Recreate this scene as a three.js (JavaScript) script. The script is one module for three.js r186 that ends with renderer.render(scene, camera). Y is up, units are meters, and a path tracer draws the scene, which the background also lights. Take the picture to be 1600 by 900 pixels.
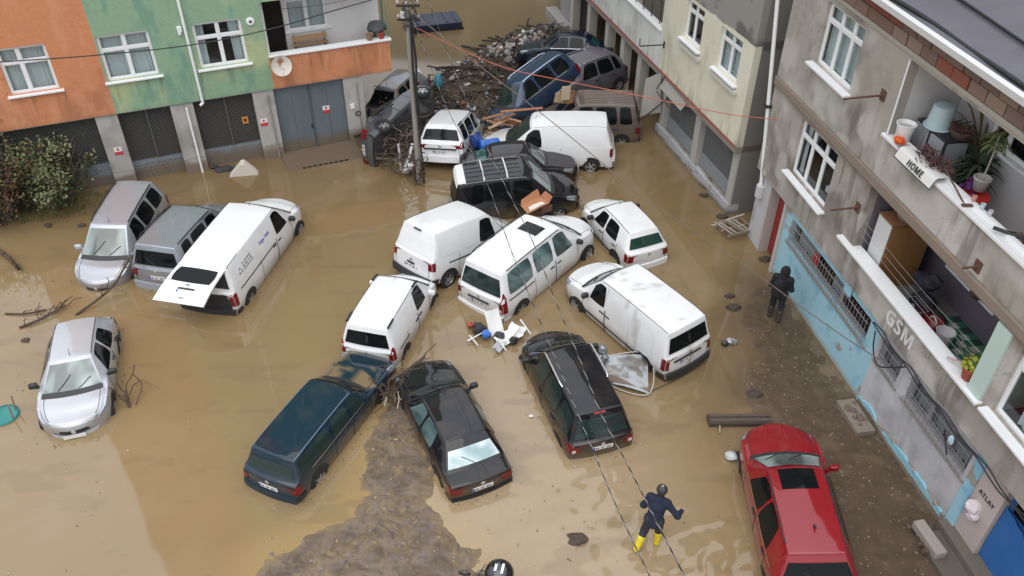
import * as THREE from 'three';
import { mergeGeometries, mergeVertices } from 'three/addons/utils/BufferGeometryUtils.js';
import { RoundedBoxGeometry } from 'three/addons/geometries/RoundedBoxGeometry.js';
import { MarchingCubes } from 'three/addons/objects/MarchingCubes.js';
import { FontLoader } from 'three/addons/loaders/FontLoader.js';
import { TextGeometry } from 'three/addons/geometries/TextGeometry.js';

// ---------------------------------------------------------------- camera, sky, sun, exposure
const scene = new THREE.Scene();
const V = (x, y, z) => new THREE.Vector3(x, y, z);
const D2R = Math.PI / 180;
const PITCH = 38.34 * D2R, ROLL = -0.489 * D2R, FOCAL = 1303.4;
const camera = new THREE.PerspectiveCamera(2 * Math.atan(450 / FOCAL) / D2R, 16 / 9, 0.1, 900);
camera.position.set(0, 16, 0);
const cFwd = V(0, -Math.sin(PITCH), -Math.cos(PITCH)), cDn = V(0, -Math.cos(PITCH), Math.sin(PITCH));
const cR = V(Math.cos(ROLL), 0, 0).addScaledVector(cDn, Math.sin(ROLL));
const cD = V(-Math.sin(ROLL), 0, 0).addScaledVector(cDn, Math.cos(ROLL));
camera.quaternion.setFromRotationMatrix(new THREE.Matrix4().makeBasis(cR, cD.clone().negate(), cFwd.clone().negate()));
scene.add(camera);
// surveyed picture point -> place in the world at height Y
function U(px, py, Y = 0) {
  const d = cFwd.clone().addScaledVector(cR, (px - 800) / FOCAL).addScaledVector(cD, (py - 450) / FOCAL);
  return d.multiplyScalar((Y - 16) / d.y).add(V(0, 16, 0));
}
{ // overcast sky
  const w = 64, h = 32, a = new Float32Array(w * h * 4);
  for (let j = 0; j < h; j++) for (let i = 0; i < w; i++) {
    const el = ((j + .5) / h - .5) * Math.PI, s = Math.sin(el), k = (j * w + i) * 4;
    const L = s > 0 ? .52 + 1.0 * s : .22;
    a[k] = L * .955; a[k + 1] = L * 1.0; a[k + 2] = L * 1.085; a[k + 3] = 1;
  }
  const t = new THREE.DataTexture(a, w, h, THREE.RGBAFormat, THREE.FloatType);
  t.mapping = THREE.EquirectangularReflectionMapping; t.magFilter = t.minFilter = THREE.LinearFilter; t.wrapS = THREE.RepeatWrapping; t.needsUpdate = true;
  scene.background = t; scene.environment = t;
}
const sun = new THREE.DirectionalLight(0xfff6ea, 0.9);
sun.position.set(-8, 60, 8); sun.target.position.set(0, 0, -22); scene.add(sun, sun.target);
sun.castShadow = true; sun.shadow.radius = 110; sun.shadow.mapSize.set(2048, 2048);
Object.assign(sun.shadow.camera, { left: -40, right: 40, top: 40, bottom: -40, near: 1, far: 160 });
const renderer = new THREE.WebGLRenderer({ antialias: true });
renderer.toneMapping = THREE.LinearToneMapping; renderer.toneMappingExposure = 1.28;
renderer.shadowMap.enabled = true;
renderer.setSize(1024, 576);

// ---------------------------------------------------------------- helpers
let seed = 7;
const rnd = () => { seed = (seed + 0x6d2b79f5) | 0; let t = Math.imul(seed ^ (seed >>> 15), 1 | seed); t = (t + Math.imul(t ^ (t >>> 7), 61 | t)) ^ t; return ((t ^ (t >>> 14)) >>> 0) / 4294967296; };
const rr = (a, b) => a + (b - a) * rnd(), pick = (a) => a[Math.floor(rnd() * a.length)];
const lerp = (a, b, t) => a + (b - a) * t, clamp = (x, a = 0, b = 1) => Math.min(b, Math.max(a, x));
const sstep = (a, b, x) => { const t = clamp((x - a) / (b - a)); return t * t * (3 - 2 * t); };
const hash = (x, y) => { let h = Math.imul(x | 0, 374761393) + Math.imul(y | 0, 668265263) | 0; h = Math.imul(h ^ (h >>> 13), 1274126177); return ((h ^ (h >>> 16)) >>> 0) / 4294967296; };
function vn(x, y) { const i = Math.floor(x), j = Math.floor(y), u = x - i, v = y - j, a = u * u * (3 - 2 * u), b = v * v * (3 - 2 * v); return lerp(lerp(hash(i, j), hash(i + 1, j), a), lerp(hash(i, j + 1), hash(i + 1, j + 1), a), b); }
function fbm(x, y, n = 4) { let s = 0, a = .5, t = 0; for (let i = 0; i < n; i++) { s += a * vn(x, y); t += a; x = x * 2.03 + 17.3; y = y * 2.03 + 9.1; a *= .5; } return s / t; }
const used = {};
function numbered(n) { if (!(n in used)) { used[n] = 0; return n; } used[n]++; return n + '_' + String(used[n]).padStart(3, '0'); }
function tag(o, label, category, group) { o.userData = { label, category }; if (group) o.userData.group = group; return o; }
function thing(name, label, category, pos = V(0, 0, 0), turn = 0, group) {
  const o = new THREE.Group(); o.name = numbered(name); o.position.copy(pos); o.rotation.y = turn; scene.add(o); return tag(o, label, category, group);
}
function shadow(m) { m.castShadow = m.receiveShadow = true; return m; }
function mesh(name, g, mat, parent) { const m = shadow(new THREE.Mesh(g, mat)); m.name = parent ? name : numbered(name); (parent || scene).add(m); return m; }
function stuff(m) { m.userData.kind = 'stuff'; return m; }
function structure(m) { m.userData.kind = 'structure'; return m; }
function merge(list) { return mergeGeometries(list.map((g) => { g = g.index ? g.toNonIndexed() : g; for (const k of Object.keys(g.attributes)) if (k !== 'position' && k !== 'normal') g.deleteAttribute(k); return g; })); }
const crease = (g, k, f) => { const p = g.attributes.position, n = g.attributes.normal; for (let i = 0; i < p.count; i++) { const x = p.getX(i), y = p.getY(i), z = p.getZ(i), d = k * (fbm(x * f + y * 4, y * f * 1.3 + z * f, 3) - .5) * 2; p.setXYZ(i, x + n.getX(i) * d, y + n.getY(i) * d, z + n.getZ(i) * d); } g.computeVertexNormals(); g.deleteAttribute('normal'); const w = mergeVertices(g, 1e-4); w.computeVertexNormals(); return w; };
const bx = (cx, cy, cz, sx, sy, sz, r = 0) => { const g = r ? new RoundedBoxGeometry(sx, sy, sz, 2, r) : new THREE.BoxGeometry(sx, sy, sz); return g.translate(cx, cy, cz); };
const bspan = (x0, x1, y0, y1, z0, z1, r = 0) => bx((x0 + x1) / 2, (y0 + y1) / 2, (z0 + z1) / 2, x1 - x0, y1 - y0, z1 - z0, r);
function rod(a, b, r, r2 = r, n = 8) { const d = b.clone().sub(a), g = new THREE.CylinderGeometry(r2, r, d.length(), n); g.applyQuaternion(new THREE.Quaternion().setFromUnitVectors(V(0, 1, 0), d.clone().normalize())); const m = a.clone().add(b).multiplyScalar(.5); return g.translate(m.x, m.y, m.z); }
const tube = (pts, r, n = 24, k = 6) => new THREE.TubeGeometry(new THREE.CatmullRomCurve3(pts), n, r, k);
const lathe = (pts, n = 20) => new THREE.LatheGeometry(pts.map(([x, y]) => new THREE.Vector2(x, y)), n);
function grid(nu, nv, fn) { // fn(u,v) -> Vector3
  const p = [], ix = [];
  for (let j = 0; j <= nv; j++) for (let i = 0; i <= nu; i++) { const q = fn(i / nu, j / nv); p.push(q.x, q.y, q.z); }
  for (let j = 0; j < nv; j++) for (let i = 0; i < nu; i++) { const a = j * (nu + 1) + i, b = a + 1, c = a + nu + 1, d = c + 1; ix.push(a, b, d, a, d, c); }
  const g = new THREE.BufferGeometry(); g.setAttribute('position', new THREE.Float32BufferAttribute(p, 3)); g.setIndex(ix); g.computeVertexNormals(); return g;
}
function paintVerts(g, fn) { const p = g.attributes.position, c = new Float32Array(p.count * 3); for (let i = 0; i < p.count; i++) { const q = fn(p.getX(i), p.getY(i), p.getZ(i), i); c[i * 3] = q[0]; c[i * 3 + 1] = q[1]; c[i * 3 + 2] = q[2]; } g.setAttribute('color', new THREE.BufferAttribute(c, 3)); return g; }
const mix3 = (a, b, t) => [lerp(a[0], b[0], t), lerp(a[1], b[1], t), lerp(a[2], b[2], t)];
function M(r, g, b, rough = .7, o = {}) { const m = new THREE.MeshPhysicalMaterial({ roughness: rough, side: THREE.DoubleSide, ...o }); m.color.setRGB(r, g, b); return m; }
const s2l = (c) => c <= .04045 ? c / 12.92 : Math.pow((c + .055) / 1.055, 2.4), l2s = (c) => c <= .0031308 ? c * 12.92 : 1.055 * Math.pow(c, 1 / 2.4) - .055;
function tex(w, h, fn, srgb = true) { // fn(u,v)->linear rgb
  const a = new Uint8Array(w * h * 4);
  for (let j = 0; j < h; j++) for (let i = 0; i < w; i++) { const c = fn((i + .5) / w, (j + .5) / h), k = (j * w + i) * 4; for (let q = 0; q < 3; q++) a[k + q] = 255 * clamp(srgb ? l2s(c[q]) : c[q]); a[k + 3] = 255; }
  const t = new THREE.DataTexture(a, w, h); t.magFilter = THREE.LinearFilter; t.minFilter = THREE.LinearFilter; t.wrapS = t.wrapT = THREE.MirroredRepeatWrapping; if (srgb) t.colorSpace = THREE.SRGBColorSpace; t.needsUpdate = true; return t;
}
const grit = tex(512, 512, (u, v) => { const n = fbm(u * 40, v * 40, 4); return [n, n, n]; }, false);
// material for a wall: colour function over metres
function wallMat(x0, x1, y0, y1, fn, res = 48, rough = .85) {
  const w = Math.min(1536, Math.round((x1 - x0) * res)), h = Math.min(1024, Math.round((y1 - y0) * res));
  const m = M(1, 1, 1, rough, { map: tex(w, h, (u, v) => fn(lerp(x0, x1, u), lerp(y0, y1, v))) });
  m.userData.box = [x0, x1, y0, y1]; return m;
}
function uvBox(g, mat) { // uv from local x,y in metres
  const b = mat.userData.box, p = g.attributes.position, n = g.attributes.normal, uv = new Float32Array(p.count * 2);
  for (let i = 0; i < p.count; i++) { const z = p.getZ(i); uv[i * 2] = (p.getX(i) + (Math.abs(n.getX(i)) > .7 ? z : 0) - b[0]) / (b[1] - b[0]); uv[i * 2 + 1] = (p.getY(i) + (Math.abs(n.getY(i)) > .7 ? z : 0) - b[2]) / (b[3] - b[2]); }
  g.setAttribute('uv', new THREE.BufferAttribute(uv, 2)); return g;
}
function panel(x0, x1, y0, y1, z0, z1, holes = []) { // wall slab with rectangular openings
  const s = new THREE.Shape([[x0, y0], [x1, y0], [x1, y1], [x0, y1]].map(([x, y]) => new THREE.Vector2(x, y)));
  for (const [a, b, c, d] of holes) s.holes.push(new THREE.Path([[a, c], [a, d], [b, d], [b, c]].map(([x, y]) => new THREE.Vector2(x, y))));
  return new THREE.ExtrudeGeometry(s, { depth: z1 - z0, bevelEnabled: false }).translate(0, 0, z0);
}
function wall(parent, name, mat, ...a) { return mesh(name, uvBox(panel(...a), mat), mat, parent); }
const font = await new FontLoader().loadAsync('fonts/droid/droid_sans_bold.typeface.json');
const words = (t, size, depth = .01) => { const g = new TextGeometry(t, { font, size, depth, curveSegments: 4 }); g.center(); return g; };
function ellip(g, sx, sy, sz) { return g.scale(sx, sy, sz); }
function rubbleGeo(r, k = .35) { const g = new THREE.IcosahedronGeometry(r, 1), p = g.attributes.position, o = rnd() * 99; for (let i = 0; i < p.count; i++) { const x = p.getX(i) / r, y = p.getY(i) / r, z = p.getZ(i) / r, f = 1 - k + 2 * k * vn(x * 1.7 + o + z * 2.3, y * 1.7 - z * 1.1 + o); p.setXYZ(i, x * r * f, y * r * f, z * r * f); } g.computeVertexNormals(); return g; }

// ---------------------------------------------------------------- materials
const PVC = M(.84, .85, .85, .35), DARK = M(.02, .02, .022, .6), BLACKP = M(.03, .03, .032, .5), RUST = M(.12, .06, .04, .9), IRON = M(.05, .04, .04, .7, { metalness: .3 }), STEEL = M(.55, .56, .57, .35, { metalness: .8 });
const PANE = M(.75, .82, .83, .03, { transmission: 1, thickness: 0, ior: 1.5 });
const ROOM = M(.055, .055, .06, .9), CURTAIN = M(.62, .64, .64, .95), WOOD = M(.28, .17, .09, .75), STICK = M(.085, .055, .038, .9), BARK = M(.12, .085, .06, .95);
const CONC = M(.30, .285, .26, .9, { bumpMap: grit, bumpScale: .004 }), WHITEP = M(.72, .72, .70, .55), RED = M(.45, .02, .02, .4);

// ---------------------------------------------------------------- ground, flood water, mud
const poly = (pts) => pts.map(([x, y]) => { const q = U(x, y); return [q.x, q.z]; });
function sdPoly(P, x, z) { let d = 1e9, s = 1; for (let i = 0, j = P.length - 1; i < P.length; j = i++) { const ex = P[j][0] - P[i][0], ez = P[j][1] - P[i][1], wx = x - P[i][0], wz = z - P[i][1], t = clamp((wx * ex + wz * ez) / (ex * ex + ez * ez)), bx_ = wx - ex * t, bz = wz - ez * t; d = Math.min(d, bx_ * bx_ + bz * bz); const c = z >= P[i][1], e = z < P[j][1], f = ex * wz > ez * wx; if ((c && e && f) || (!c && !e && !f)) s = -s; } return s * Math.sqrt(d); }
const BANK = poly([[395, 960], [412, 880], [440, 862], [500, 842], [560, 790], [582, 730], [572, 690], [598, 660], [610, 625], [640, 610], [665, 680], [672, 745], [655, 790], [690, 830], [740, 872], [760, 930], [740, 990], [560, 1000]]);
const STRIP = poly([[1180, 445], [1215, 452], [1300, 590], [1370, 665], [1480, 830], [1540, 905], [1545, 1000], [1330, 1000], [1300, 880], [1290, 790], [1250, 690], [1185, 655], [1168, 600], [1190, 560], [1165, 500]]);
const inner = (P, x, z) => -sdPoly(P, x, z);
{ // wooded hillside closing the valley beyond the street
  const g = grid(60, 24, (u, v) => V(lerp(-260, 260, u), lerp(-2, 85, v) + 9 * fbm(u * 14, v * 6, 4) * v, -85 - 150 * v - 30 * fbm(u * 5, 2, 3)));
  structure(mesh('hills', paintVerts(g, (x, y, z) => mix3([.03, .04, .02], [.075, .085, .045], fbm(x * .08, y * .1, 4))), M(1, 1, 1, .95, { vertexColors: true })));
}
structure(mesh('ground', new THREE.PlaneGeometry(700, 700, 1, 1).rotateX(-Math.PI / 2).translate(0, -.9, 0), M(.16, .115, .07, .95)));
{
  const xs = [], zs = [];
  for (let x = -22; x <= 12.01; x += .075) xs.push(x); for (const k of [1, 3, 8, 20, 60, 200]) { xs.push(12 + k); xs.unshift(-22 - k); }
  for (let z = -34; z <= -7.99; z += .075) zs.push(z); for (const k of [1, 2, 4, 7, 12, 20, 60, 200]) { zs.push(-8 + k); zs.unshift(-34 - k); }
  const w1 = U(1030, 862), w2 = U(1000, 700);
  const wave = (x, z) => {
    let h = .0035 * (fbm(x * 1.3, z * 1.3, 2) - .5);
    const r = Math.hypot(x - w1.x, z - w1.z), an = Math.atan2(z - w1.z, x - w1.x);
    h += .024 * Math.exp(-r / 1.7) * Math.sin(r * 8 + 1.4 * fbm(x * 2, z * 2, 2) * 4) * (.55 + .45 * Math.sin(an * 2 + .6));
    const f = sstep(4.6, 1.5, Math.hypot((x - 1.6) * .9, (z + 12.6) * .75)); // shallow flow round the parked cars
    if (f > 0) h += f * .014 * (Math.sin(z * 9 + x * 3.4 + 6 * fbm(x * .9, z * .9, 3)) * fbm(x * 1.1 + 5, z * 1.1, 2) + .8 * (fbm(x * 5, z * 7, 3) - .5));
    const b = inner(BANK, x, z); if (b > -1 && b < .6) h += .003 * (fbm(x * 6, z * 6, 2) - .5);
    return h;
  };
  const nx = xs.length, nz = zs.length, p = new Float32Array(nx * nz * 3), ix = [];
  for (let j = 0; j < nz; j++) for (let i = 0; i < nx; i++) { const k = (j * nx + i) * 3; p[k] = xs[i]; p[k + 1] = Math.abs(xs[i]) > 25 ? 0 : wave(xs[i], zs[j]); p[k + 2] = zs[j]; }
  for (let j = 0; j < nz - 1; j++) for (let i = 0; i < nx - 1; i++) { const a = j * nx + i; ix.push(a, a + nx, a + 1, a + 1, a + nx, a + nx + 1); }
  const g = new THREE.BufferGeometry(); g.setAttribute('position', new THREE.BufferAttribute(p, 3)); g.setIndex(ix); g.computeVertexNormals();
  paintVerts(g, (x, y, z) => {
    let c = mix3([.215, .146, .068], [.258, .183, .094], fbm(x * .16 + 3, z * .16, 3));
    c = mix3(c, [.15, .103, .054], sstep(-21, -33, z) * .85);                 // shade and dark reflection painted into the water up the street
    c = mix3(c, [.36, .27, .17], .6 * sstep(5.2, 2, Math.hypot(x - .8, (z + 12.2) * .8)));        // pale sky reflection painted into the near water
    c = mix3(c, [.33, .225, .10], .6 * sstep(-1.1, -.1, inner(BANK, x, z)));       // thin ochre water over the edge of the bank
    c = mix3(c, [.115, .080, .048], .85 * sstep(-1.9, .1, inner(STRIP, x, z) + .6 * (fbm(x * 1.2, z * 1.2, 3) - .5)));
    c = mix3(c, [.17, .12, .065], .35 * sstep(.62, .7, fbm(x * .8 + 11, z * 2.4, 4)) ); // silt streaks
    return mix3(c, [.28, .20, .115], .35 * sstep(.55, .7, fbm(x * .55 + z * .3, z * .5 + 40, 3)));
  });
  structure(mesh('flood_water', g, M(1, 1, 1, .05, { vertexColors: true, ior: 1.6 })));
}
function mud(name, P, step, top, col, fine) {
  const xs = P.map((q) => q[0]), zs = P.map((q) => q[1]), x0 = Math.min(...xs) - .5, x1 = Math.max(...xs) + .5, z0 = Math.min(...zs) - .5, z1 = Math.max(...zs) + .5;
  const H = (x, z) => { const d = inner(P, x + .5 * (fbm(x * 2.1, z * 2.1, 3) - .5) * 1.6, z + .8 * (fbm(x * 2.1 + 30, z * 2.1, 3) - .5)); return top * sstep(-1.3, 1.0, d) - .09 * sstep(.1, -1.1, d) - top * .5 + fine * (fbm(x * 2.4, z * 2.4, 3) - .5) + fine * .5 * (Math.abs(fbm(x * 4 + z * 2, z * 9 - x * 3, 3) - .5) * -2 + .35); };
  const nu = Math.round((x1 - x0) / step), nv = Math.round((z1 - z0) / step);
  const g = grid(nu, nv, (u, v) => { const x = lerp(x0, x1, u), z = lerp(z0, z1, v); return V(x, H(x, z), z); });
  for (let i = 0, a = g.index.array; i < a.length; i += 3) { const t = a[i]; a[i] = a[i + 1]; a[i + 1] = t; }
  g.computeVertexNormals(); paintVerts(g, col);
  structure(mesh(name, g, M(1, 1, 1, .55, { vertexColors: true, specularIntensity: .55 })));
  return H;
}
const bankH = mud('mud_bank', BANK, .04, .07, (x, y, z) => {
  const wx = x + .5 * fbm(x * 1.6, z * 1.6, 3), wz = z + .5 * fbm(x * 1.6 + 20, z * 1.6, 3), f = fbm(wx * 2.6, wz * 5, 4), k = fbm(x * 2.6 + 9, z * 2.6, 3), q = fbm(wx * 16, wz * 9, 3);
  let c = mix3([.105, .076, .052], [.178, .136, .100], sstep(.25, .75, f));
  c = mix3(c, [.17, .12, .066], .55 * sstep(.52, .64, k));
  c = mix3(c, [.24, .17, .09], .7 * sstep(.60, .68, q) * sstep(.4, .55, k));
  c = mix3(c, [.165, .145, .14], .45 * sstep(.58, .66, fbm(wx * 7 + 3, wz * 18, 3)));
  c = mix3(c, [.055, .042, .034], .45 * sstep(.58, .68, fbm(wx * 12, wz * 12 + 7, 3))); return mix3([.205, .145, .080], c, sstep(-.012, .022, y + .012 * (fbm(x * 9, z * 9, 3) - .5)));
}, .026);
const stripH = mud('mud_strip', STRIP, .055, .036, (x, y, z) => {
  const f = fbm(x * 5, z * 5, 4), q = fbm(x * 13, z * 13, 2);
  let c = mix3([.072, .049, .031], [.118, .083, .052], f);
  c = mix3(c, [.15, .108, .068], .6 * sstep(.62, .72, fbm(x * .9, z * 1.2, 3)));
  c = mix3(c, [.17, .13, .09], .7 * sstep(.76, .82, q)); return mix3([.125, .088, .052], c, sstep(-.016, .014, y));
}, .026);
// ---------------------------------------------------------------- vehicles
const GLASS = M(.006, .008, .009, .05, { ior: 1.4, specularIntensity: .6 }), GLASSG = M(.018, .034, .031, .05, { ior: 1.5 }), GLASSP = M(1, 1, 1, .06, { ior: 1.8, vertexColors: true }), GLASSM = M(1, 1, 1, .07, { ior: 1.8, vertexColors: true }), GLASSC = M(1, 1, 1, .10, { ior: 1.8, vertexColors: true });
const TYRE = M(.018, .018, .018, .85), RIM = M(.42, .43, .44, .35, { metalness: .6 }), TAIL = M(.33, .012, .018, .12, { clearcoat: 1 }), TAILW = M(.6, .5, .48, .15), LAMP = M(.34, .37, .40, .10, { clearcoat: 1, metalness: .5 }), PLATE = M(.72, .72, .70, .5), PLATEB = M(.02, .06, .35, .5), TRIM = M(.028, .028, .03, .55), GAP = M(.03, .03, .03, .8), CHROME = M(.75, .75, .76, .2, { metalness: .9 });
const GLASSV = M(1, 1, 1, .06, { ior: 1.7, vertexColors: true });
const SKY_MIST = new Map([[GLASSV, [[.035, .065, .065], [.13, .20, .20]]], [GLASSP, [[.05, .065, .06], [.24, .29, .27]]], [GLASSM, [[.06, .085, .08], [.30, .38, .36]]], [GLASSC, [[.26, .38, .39], [.58, .68, .67]]]]); // mist and sky reflection painted into the pane colours
const skyMisted = (g, m) => { const f = SKY_MIST.get(m); return f ? paintVerts(g, (x, y, z) => mix3(f[0], f[1], sstep(.28, .72, fbm(x * 2.2 + y * 1.5 + 7, z * 2.6 + y, 3)))) : g; };
const paints = {};
function paint(r, g, b, o = {}) { const k = [r, g, b, JSON.stringify(o)].join(); return paints[k] ||= M(1, 1, 1, .45, { vertexColors: true, clearcoat: 1, clearcoatRoughness: .05, specularIntensity: Math.max(r, g, b) < .2 ? 0 : .5, ...o }); }
const T = { // length, width, height, bonnet length, cowl height, bonnet front height, windscreen top from nose, roof end / rear glass foot from tail, foot height, roof half width, belt height
  lodgy: { round: 1.25, L: 4.5, W: 1.75, H: 1.66, ho: .95, cy: 1.02, hy: .86, wx: 1.75, rr: .28, rb: .10, by: 1.05, rw: .60, bl: .98 },
  partner: { L: 4.3, W: 1.78, H: 1.80, ho: .95, cy: 1.08, hy: .90, wx: 1.70, rr: .22, rb: .06, by: 1.10, rw: .64, bl: 1.02 },
  vito: { round: 1.3, L: 5.0, W: 1.9, H: 1.88, ho: .95, cy: 1.12, hy: .92, wx: 1.75, rr: .20, rb: .06, by: 1.15, rw: .72, bl: 1.08 },
  viano: { round: 1.3, L: 4.76, W: 1.9, H: 1.88, ho: .95, cy: 1.12, hy: .92, wx: 1.75, rr: .25, rb: .08, by: 1.12, rw: .70, bl: 1.08 },
  corsa: { round: 1.2, L: 3.95, W: 1.70, H: 1.47, ho: .95, cy: .98, hy: .78, wx: 1.70, rr: .55, rb: .20, by: 1.0, rw: .52, bl: .93 },
  kartal: { round: 0.5, L: 4.3, W: 1.62, H: 1.42, ho: 1.25, cy: .93, hy: .82, wx: 1.72, rr: .30, rb: .12, by: .92, rw: .60, bl: .87 },
  hatch: { round: 0.85, L: 4.2, W: 1.68, H: 1.40, ho: 1.15, cy: .93, hy: .75, wx: 1.70, rr: .98, rb: .42, by: .95, rw: .54, bl: .88 },
  sharan: { round: 1.3, L: 4.63, W: 1.81, H: 1.73, ho: .9, cy: 1.02, hy: .82, wx: 1.75, rr: .42, rb: .14, by: 1.08, rw: .62, bl: .98 },
  suv: { round: 1.35, L: 4.6, W: 1.86, H: 1.66, ho: 1.15, cy: 1.1, hy: .92, wx: 1.85, rr: .65, rb: .28, by: 1.15, rw: .60, bl: 1.03 },
  fiorino: { round: 1.35, L: 3.96, W: 1.72, H: 1.72, ho: .82, cy: 1.05, hy: .82, wx: 1.5, rr: .20, rb: .06, by: 1.08, rw: .62, bl: 1.0 },
  combo: { round: 1.2, L: 4.4, W: 1.83, H: 1.85, ho: .95, cy: 1.1, hy: .90, wx: 1.72, rr: .22, rb: .06, by: 1.12, rw: .68, bl: 1.05 },
  palio: { round: 1.25, L: 3.75, W: 1.6, H: 1.44, ho: .95, cy: .93, hy: .77, wx: 1.55, rr: .42, rb: .14, by: .95, rw: .53, bl: .90 },
  doblo: { L: 4.2, W: 1.72, H: 1.82, ho: .9, cy: 1.1, hy: .88, wx: 1.55, rr: .16, rb: .05, by: 1.12, rw: .66, bl: 1.03 },
  blackvan: { L: 4.2, W: 1.75, H: 1.80, ho: .92, cy: 1.08, hy: .86, wx: 1.6, rr: .20, rb: .06, by: 1.1, rw: .66, bl: 1.03 },
  sedan: { L: 4.3, W: 1.7, H: 1.42, ho: 1.15, cy: .93, hy: .76, wx: 1.75, rr: 1.15, rb: .60, by: .95, rw: .54, bl: .90 },
  logan: { round: 1.1, L: 4.4, W: 1.74, H: 1.6, ho: 1.05, cy: 1.02, hy: .85, wx: 1.75, rr: .35, rb: .12, by: 1.02, rw: .60, bl: .96 },
};
const numKeys = ['x', 'y0', 'yb', 'yt', 'w', 'wt', 'bow'];
class Shell { // lofted car body; stations run nose to tail, v runs sill (0) - belt (3) - roof edge (5) - centre line (8)
  constructor(t) {
    const { L, W, H, ho, cy, hy, wx, rr: r_, rb, by, rw, bl } = t, F = L / 2, B = -F, w = W / 2;
    const rn = t.round ?? 1, rw_ = (q) => 1 - (1 - q) * rn, K = [[F, hy - .20, rw_(.72), rw_(.64), .20 * rn], [F - .03, hy - .10, rw_(.77), rw_(.67), .20 * rn], [F - .12, hy - .03, rw_(.86), rw_(.74), .20 * rn], [F - .3, hy + .01, rw_(.95), .80, .18 * rn], [F - ho * .6, lerp(hy, cy, .62), .99, .86, .15], [F - ho + .1, cy - .035, 1, .87, .15], [F - ho, cy, 1, .86, .15],
      [F - wx, H - .05, 1, rw / w, .10], [F - wx - .14, H - .018, 1, rw / w, .06], [F - wx - .5, H, 1, rw / w, .02], [lerp(F - wx, B + r_, .6), H, 1, rw / w, 0], [B + r_ + .35, H - .02, .99, rw / w, 0], [B + r_ + .05, H - .05, .975, rw / w * .985, -.03], [B + r_, H - .075, .97, rw / w * .975, -.05],
      [B + rb, by, .955, .86, -.08]];
    if (rb > .3) K.push([B + rb - .04, by - .015, .95, .84, -.06], [B + .08, by - .05, .93, .8, -.06]);
    K.push([B + .02, by - .07, .93, .82, -.08], [B, by - .11, .92, .80, -.08]);
    let S = K.map(([x, yt, wf, wtf, bow]) => {
      const front = x > F - ho, belt = lerp(cy - .05, bl, sstep(F - ho + .2, F - ho - .6, x));
      return { x, yt, w: w * wf, wt: w * wtf, bow, y0: .24 + (front ? .04 : 0), yb: Math.min(belt, yt - .045) };
    });
    let D = [];
    for (let i = 0; i < S.length - 1; i++) { const n = Math.max(4, Math.min(10, Math.round((S[i].x - S[i + 1].x) / .06))); for (let k = 0; k < n; k++) { const o = {}; for (const q of numKeys) o[q] = lerp(S[i][q], S[i + 1][q], k / n); D.push(o); } }
    D.push(S[S.length - 1]);
    for (let it = 0; it < 2; it++) { const E = D.map((o) => ({ ...o })); for (let i = 1; i < D.length - 1; i++) for (const q of ['yb', 'yt', 'w', 'wt', 'bow']) E[i][q] = .25 * D[i - 1][q] + .5 * D[i][q] + .25 * D[i + 1][q]; D = E; }
    Object.assign(this, { D, t, F, B });
  }
  st(x) { const D = this.D; let i = 0; while (i < D.length - 2 && D[i + 1].x > x) i++; const k = clamp((D[i].x - x) / (D[i].x - D[i + 1].x || 1)), o = {}; for (const q of numKeys) o[q] = lerp(D[i][q], D[i + 1][q], k); return o; }
  ctrl(s) {
    const { y0, yb, yt, w, wt } = s, ye = Math.max(yb + .012, yt - .055), hgt = ye - yb, b = .022 * clamp(hgt / .4);
    return [[w * .88, y0], [w * .97, y0 + .07], [w, lerp(y0, yb, .55)], [w * .965, yb], [lerp(w * .965, wt, .5) + b, lerp(yb, ye, .5)], [wt, ye], [wt - .06, ye + (yt - ye) * .55], [wt * .55, yt - .012 * clamp(hgt / .3 + .5)], [0, yt]];
  }
  at(s, v) { // z,y at ring value v
    const c = this.ctrl(s), i = Math.min(7, Math.floor(v)), u = v - i, g = (k) => k > 8 ? [-c[16 - k][0], c[16 - k][1]] : c[Math.max(0, k)];
    const p = [g(i - 1), g(i), g(i + 1), g(i + 2)], f = (k) => { const m1 = (p[2][k] - p[0][k]) * .42, m2 = (p[3][k] - p[1][k]) * .42, a = u * u, b = a * u; return (2 * b - 3 * a + 1) * p[1][k] + (b - 2 * a + u) * m1 + (-2 * b + 3 * a) * p[2][k] + (b - a) * m2; };
    return [f(0), f(1)];
  }
  raw(x, v, sd) { const s = this.st(x), [z, y] = this.at(s, v); return V(s.x - s.bow * (z / s.w) ** 2, y, z * sd); }
  P(x, v, sd, off = 0) { // surface point moved out by off
    const p = this.raw(x, v, sd); if (!off) return p;
    const e = .02, xa = clamp(x + e, this.B, this.F), xb = clamp(x - e, this.B, this.F), va = Math.min(8, v + .08), vb = Math.max(0, v - .08);
    const n = this.raw(xa, v, sd).sub(this.raw(xb, v, sd)).cross(this.raw(x, va, sd).sub(this.raw(x, vb, sd))).normalize();
    if (n.z * sd < -.02 || (Math.abs(n.z) < .5 && n.y < 0)) n.negate();
    return p.addScaledVector(n, off);
  }
  Q(x, q, off = 0) { const a = Math.abs(q), v = a < .58 ? 8 - a / .58 : a < .92 ? 7 - (a - .58) / .34 : 6 - (a - .92) / .08; return this.P(x, v, q < 0 ? -1 : 1, off); } // q = -1..1 across the top
  E(end, y, zf, off = 0) { // nose or tail face at height y, zf = share of the width there
    const s = end > 0 ? this.D[0] : this.D[this.D.length - 1]; let v0 = 0, v1 = 8; for (let i = 0; i < 18; i++) { const m = (v0 + v1) / 2; this.at(s, m)[1] < y ? v0 = m : v1 = m; }
    const z = this.at(s, v0)[0] * zf; return V(s.x - s.bow * (z / s.w) ** 2 + end * off, y, z);
  }
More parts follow.
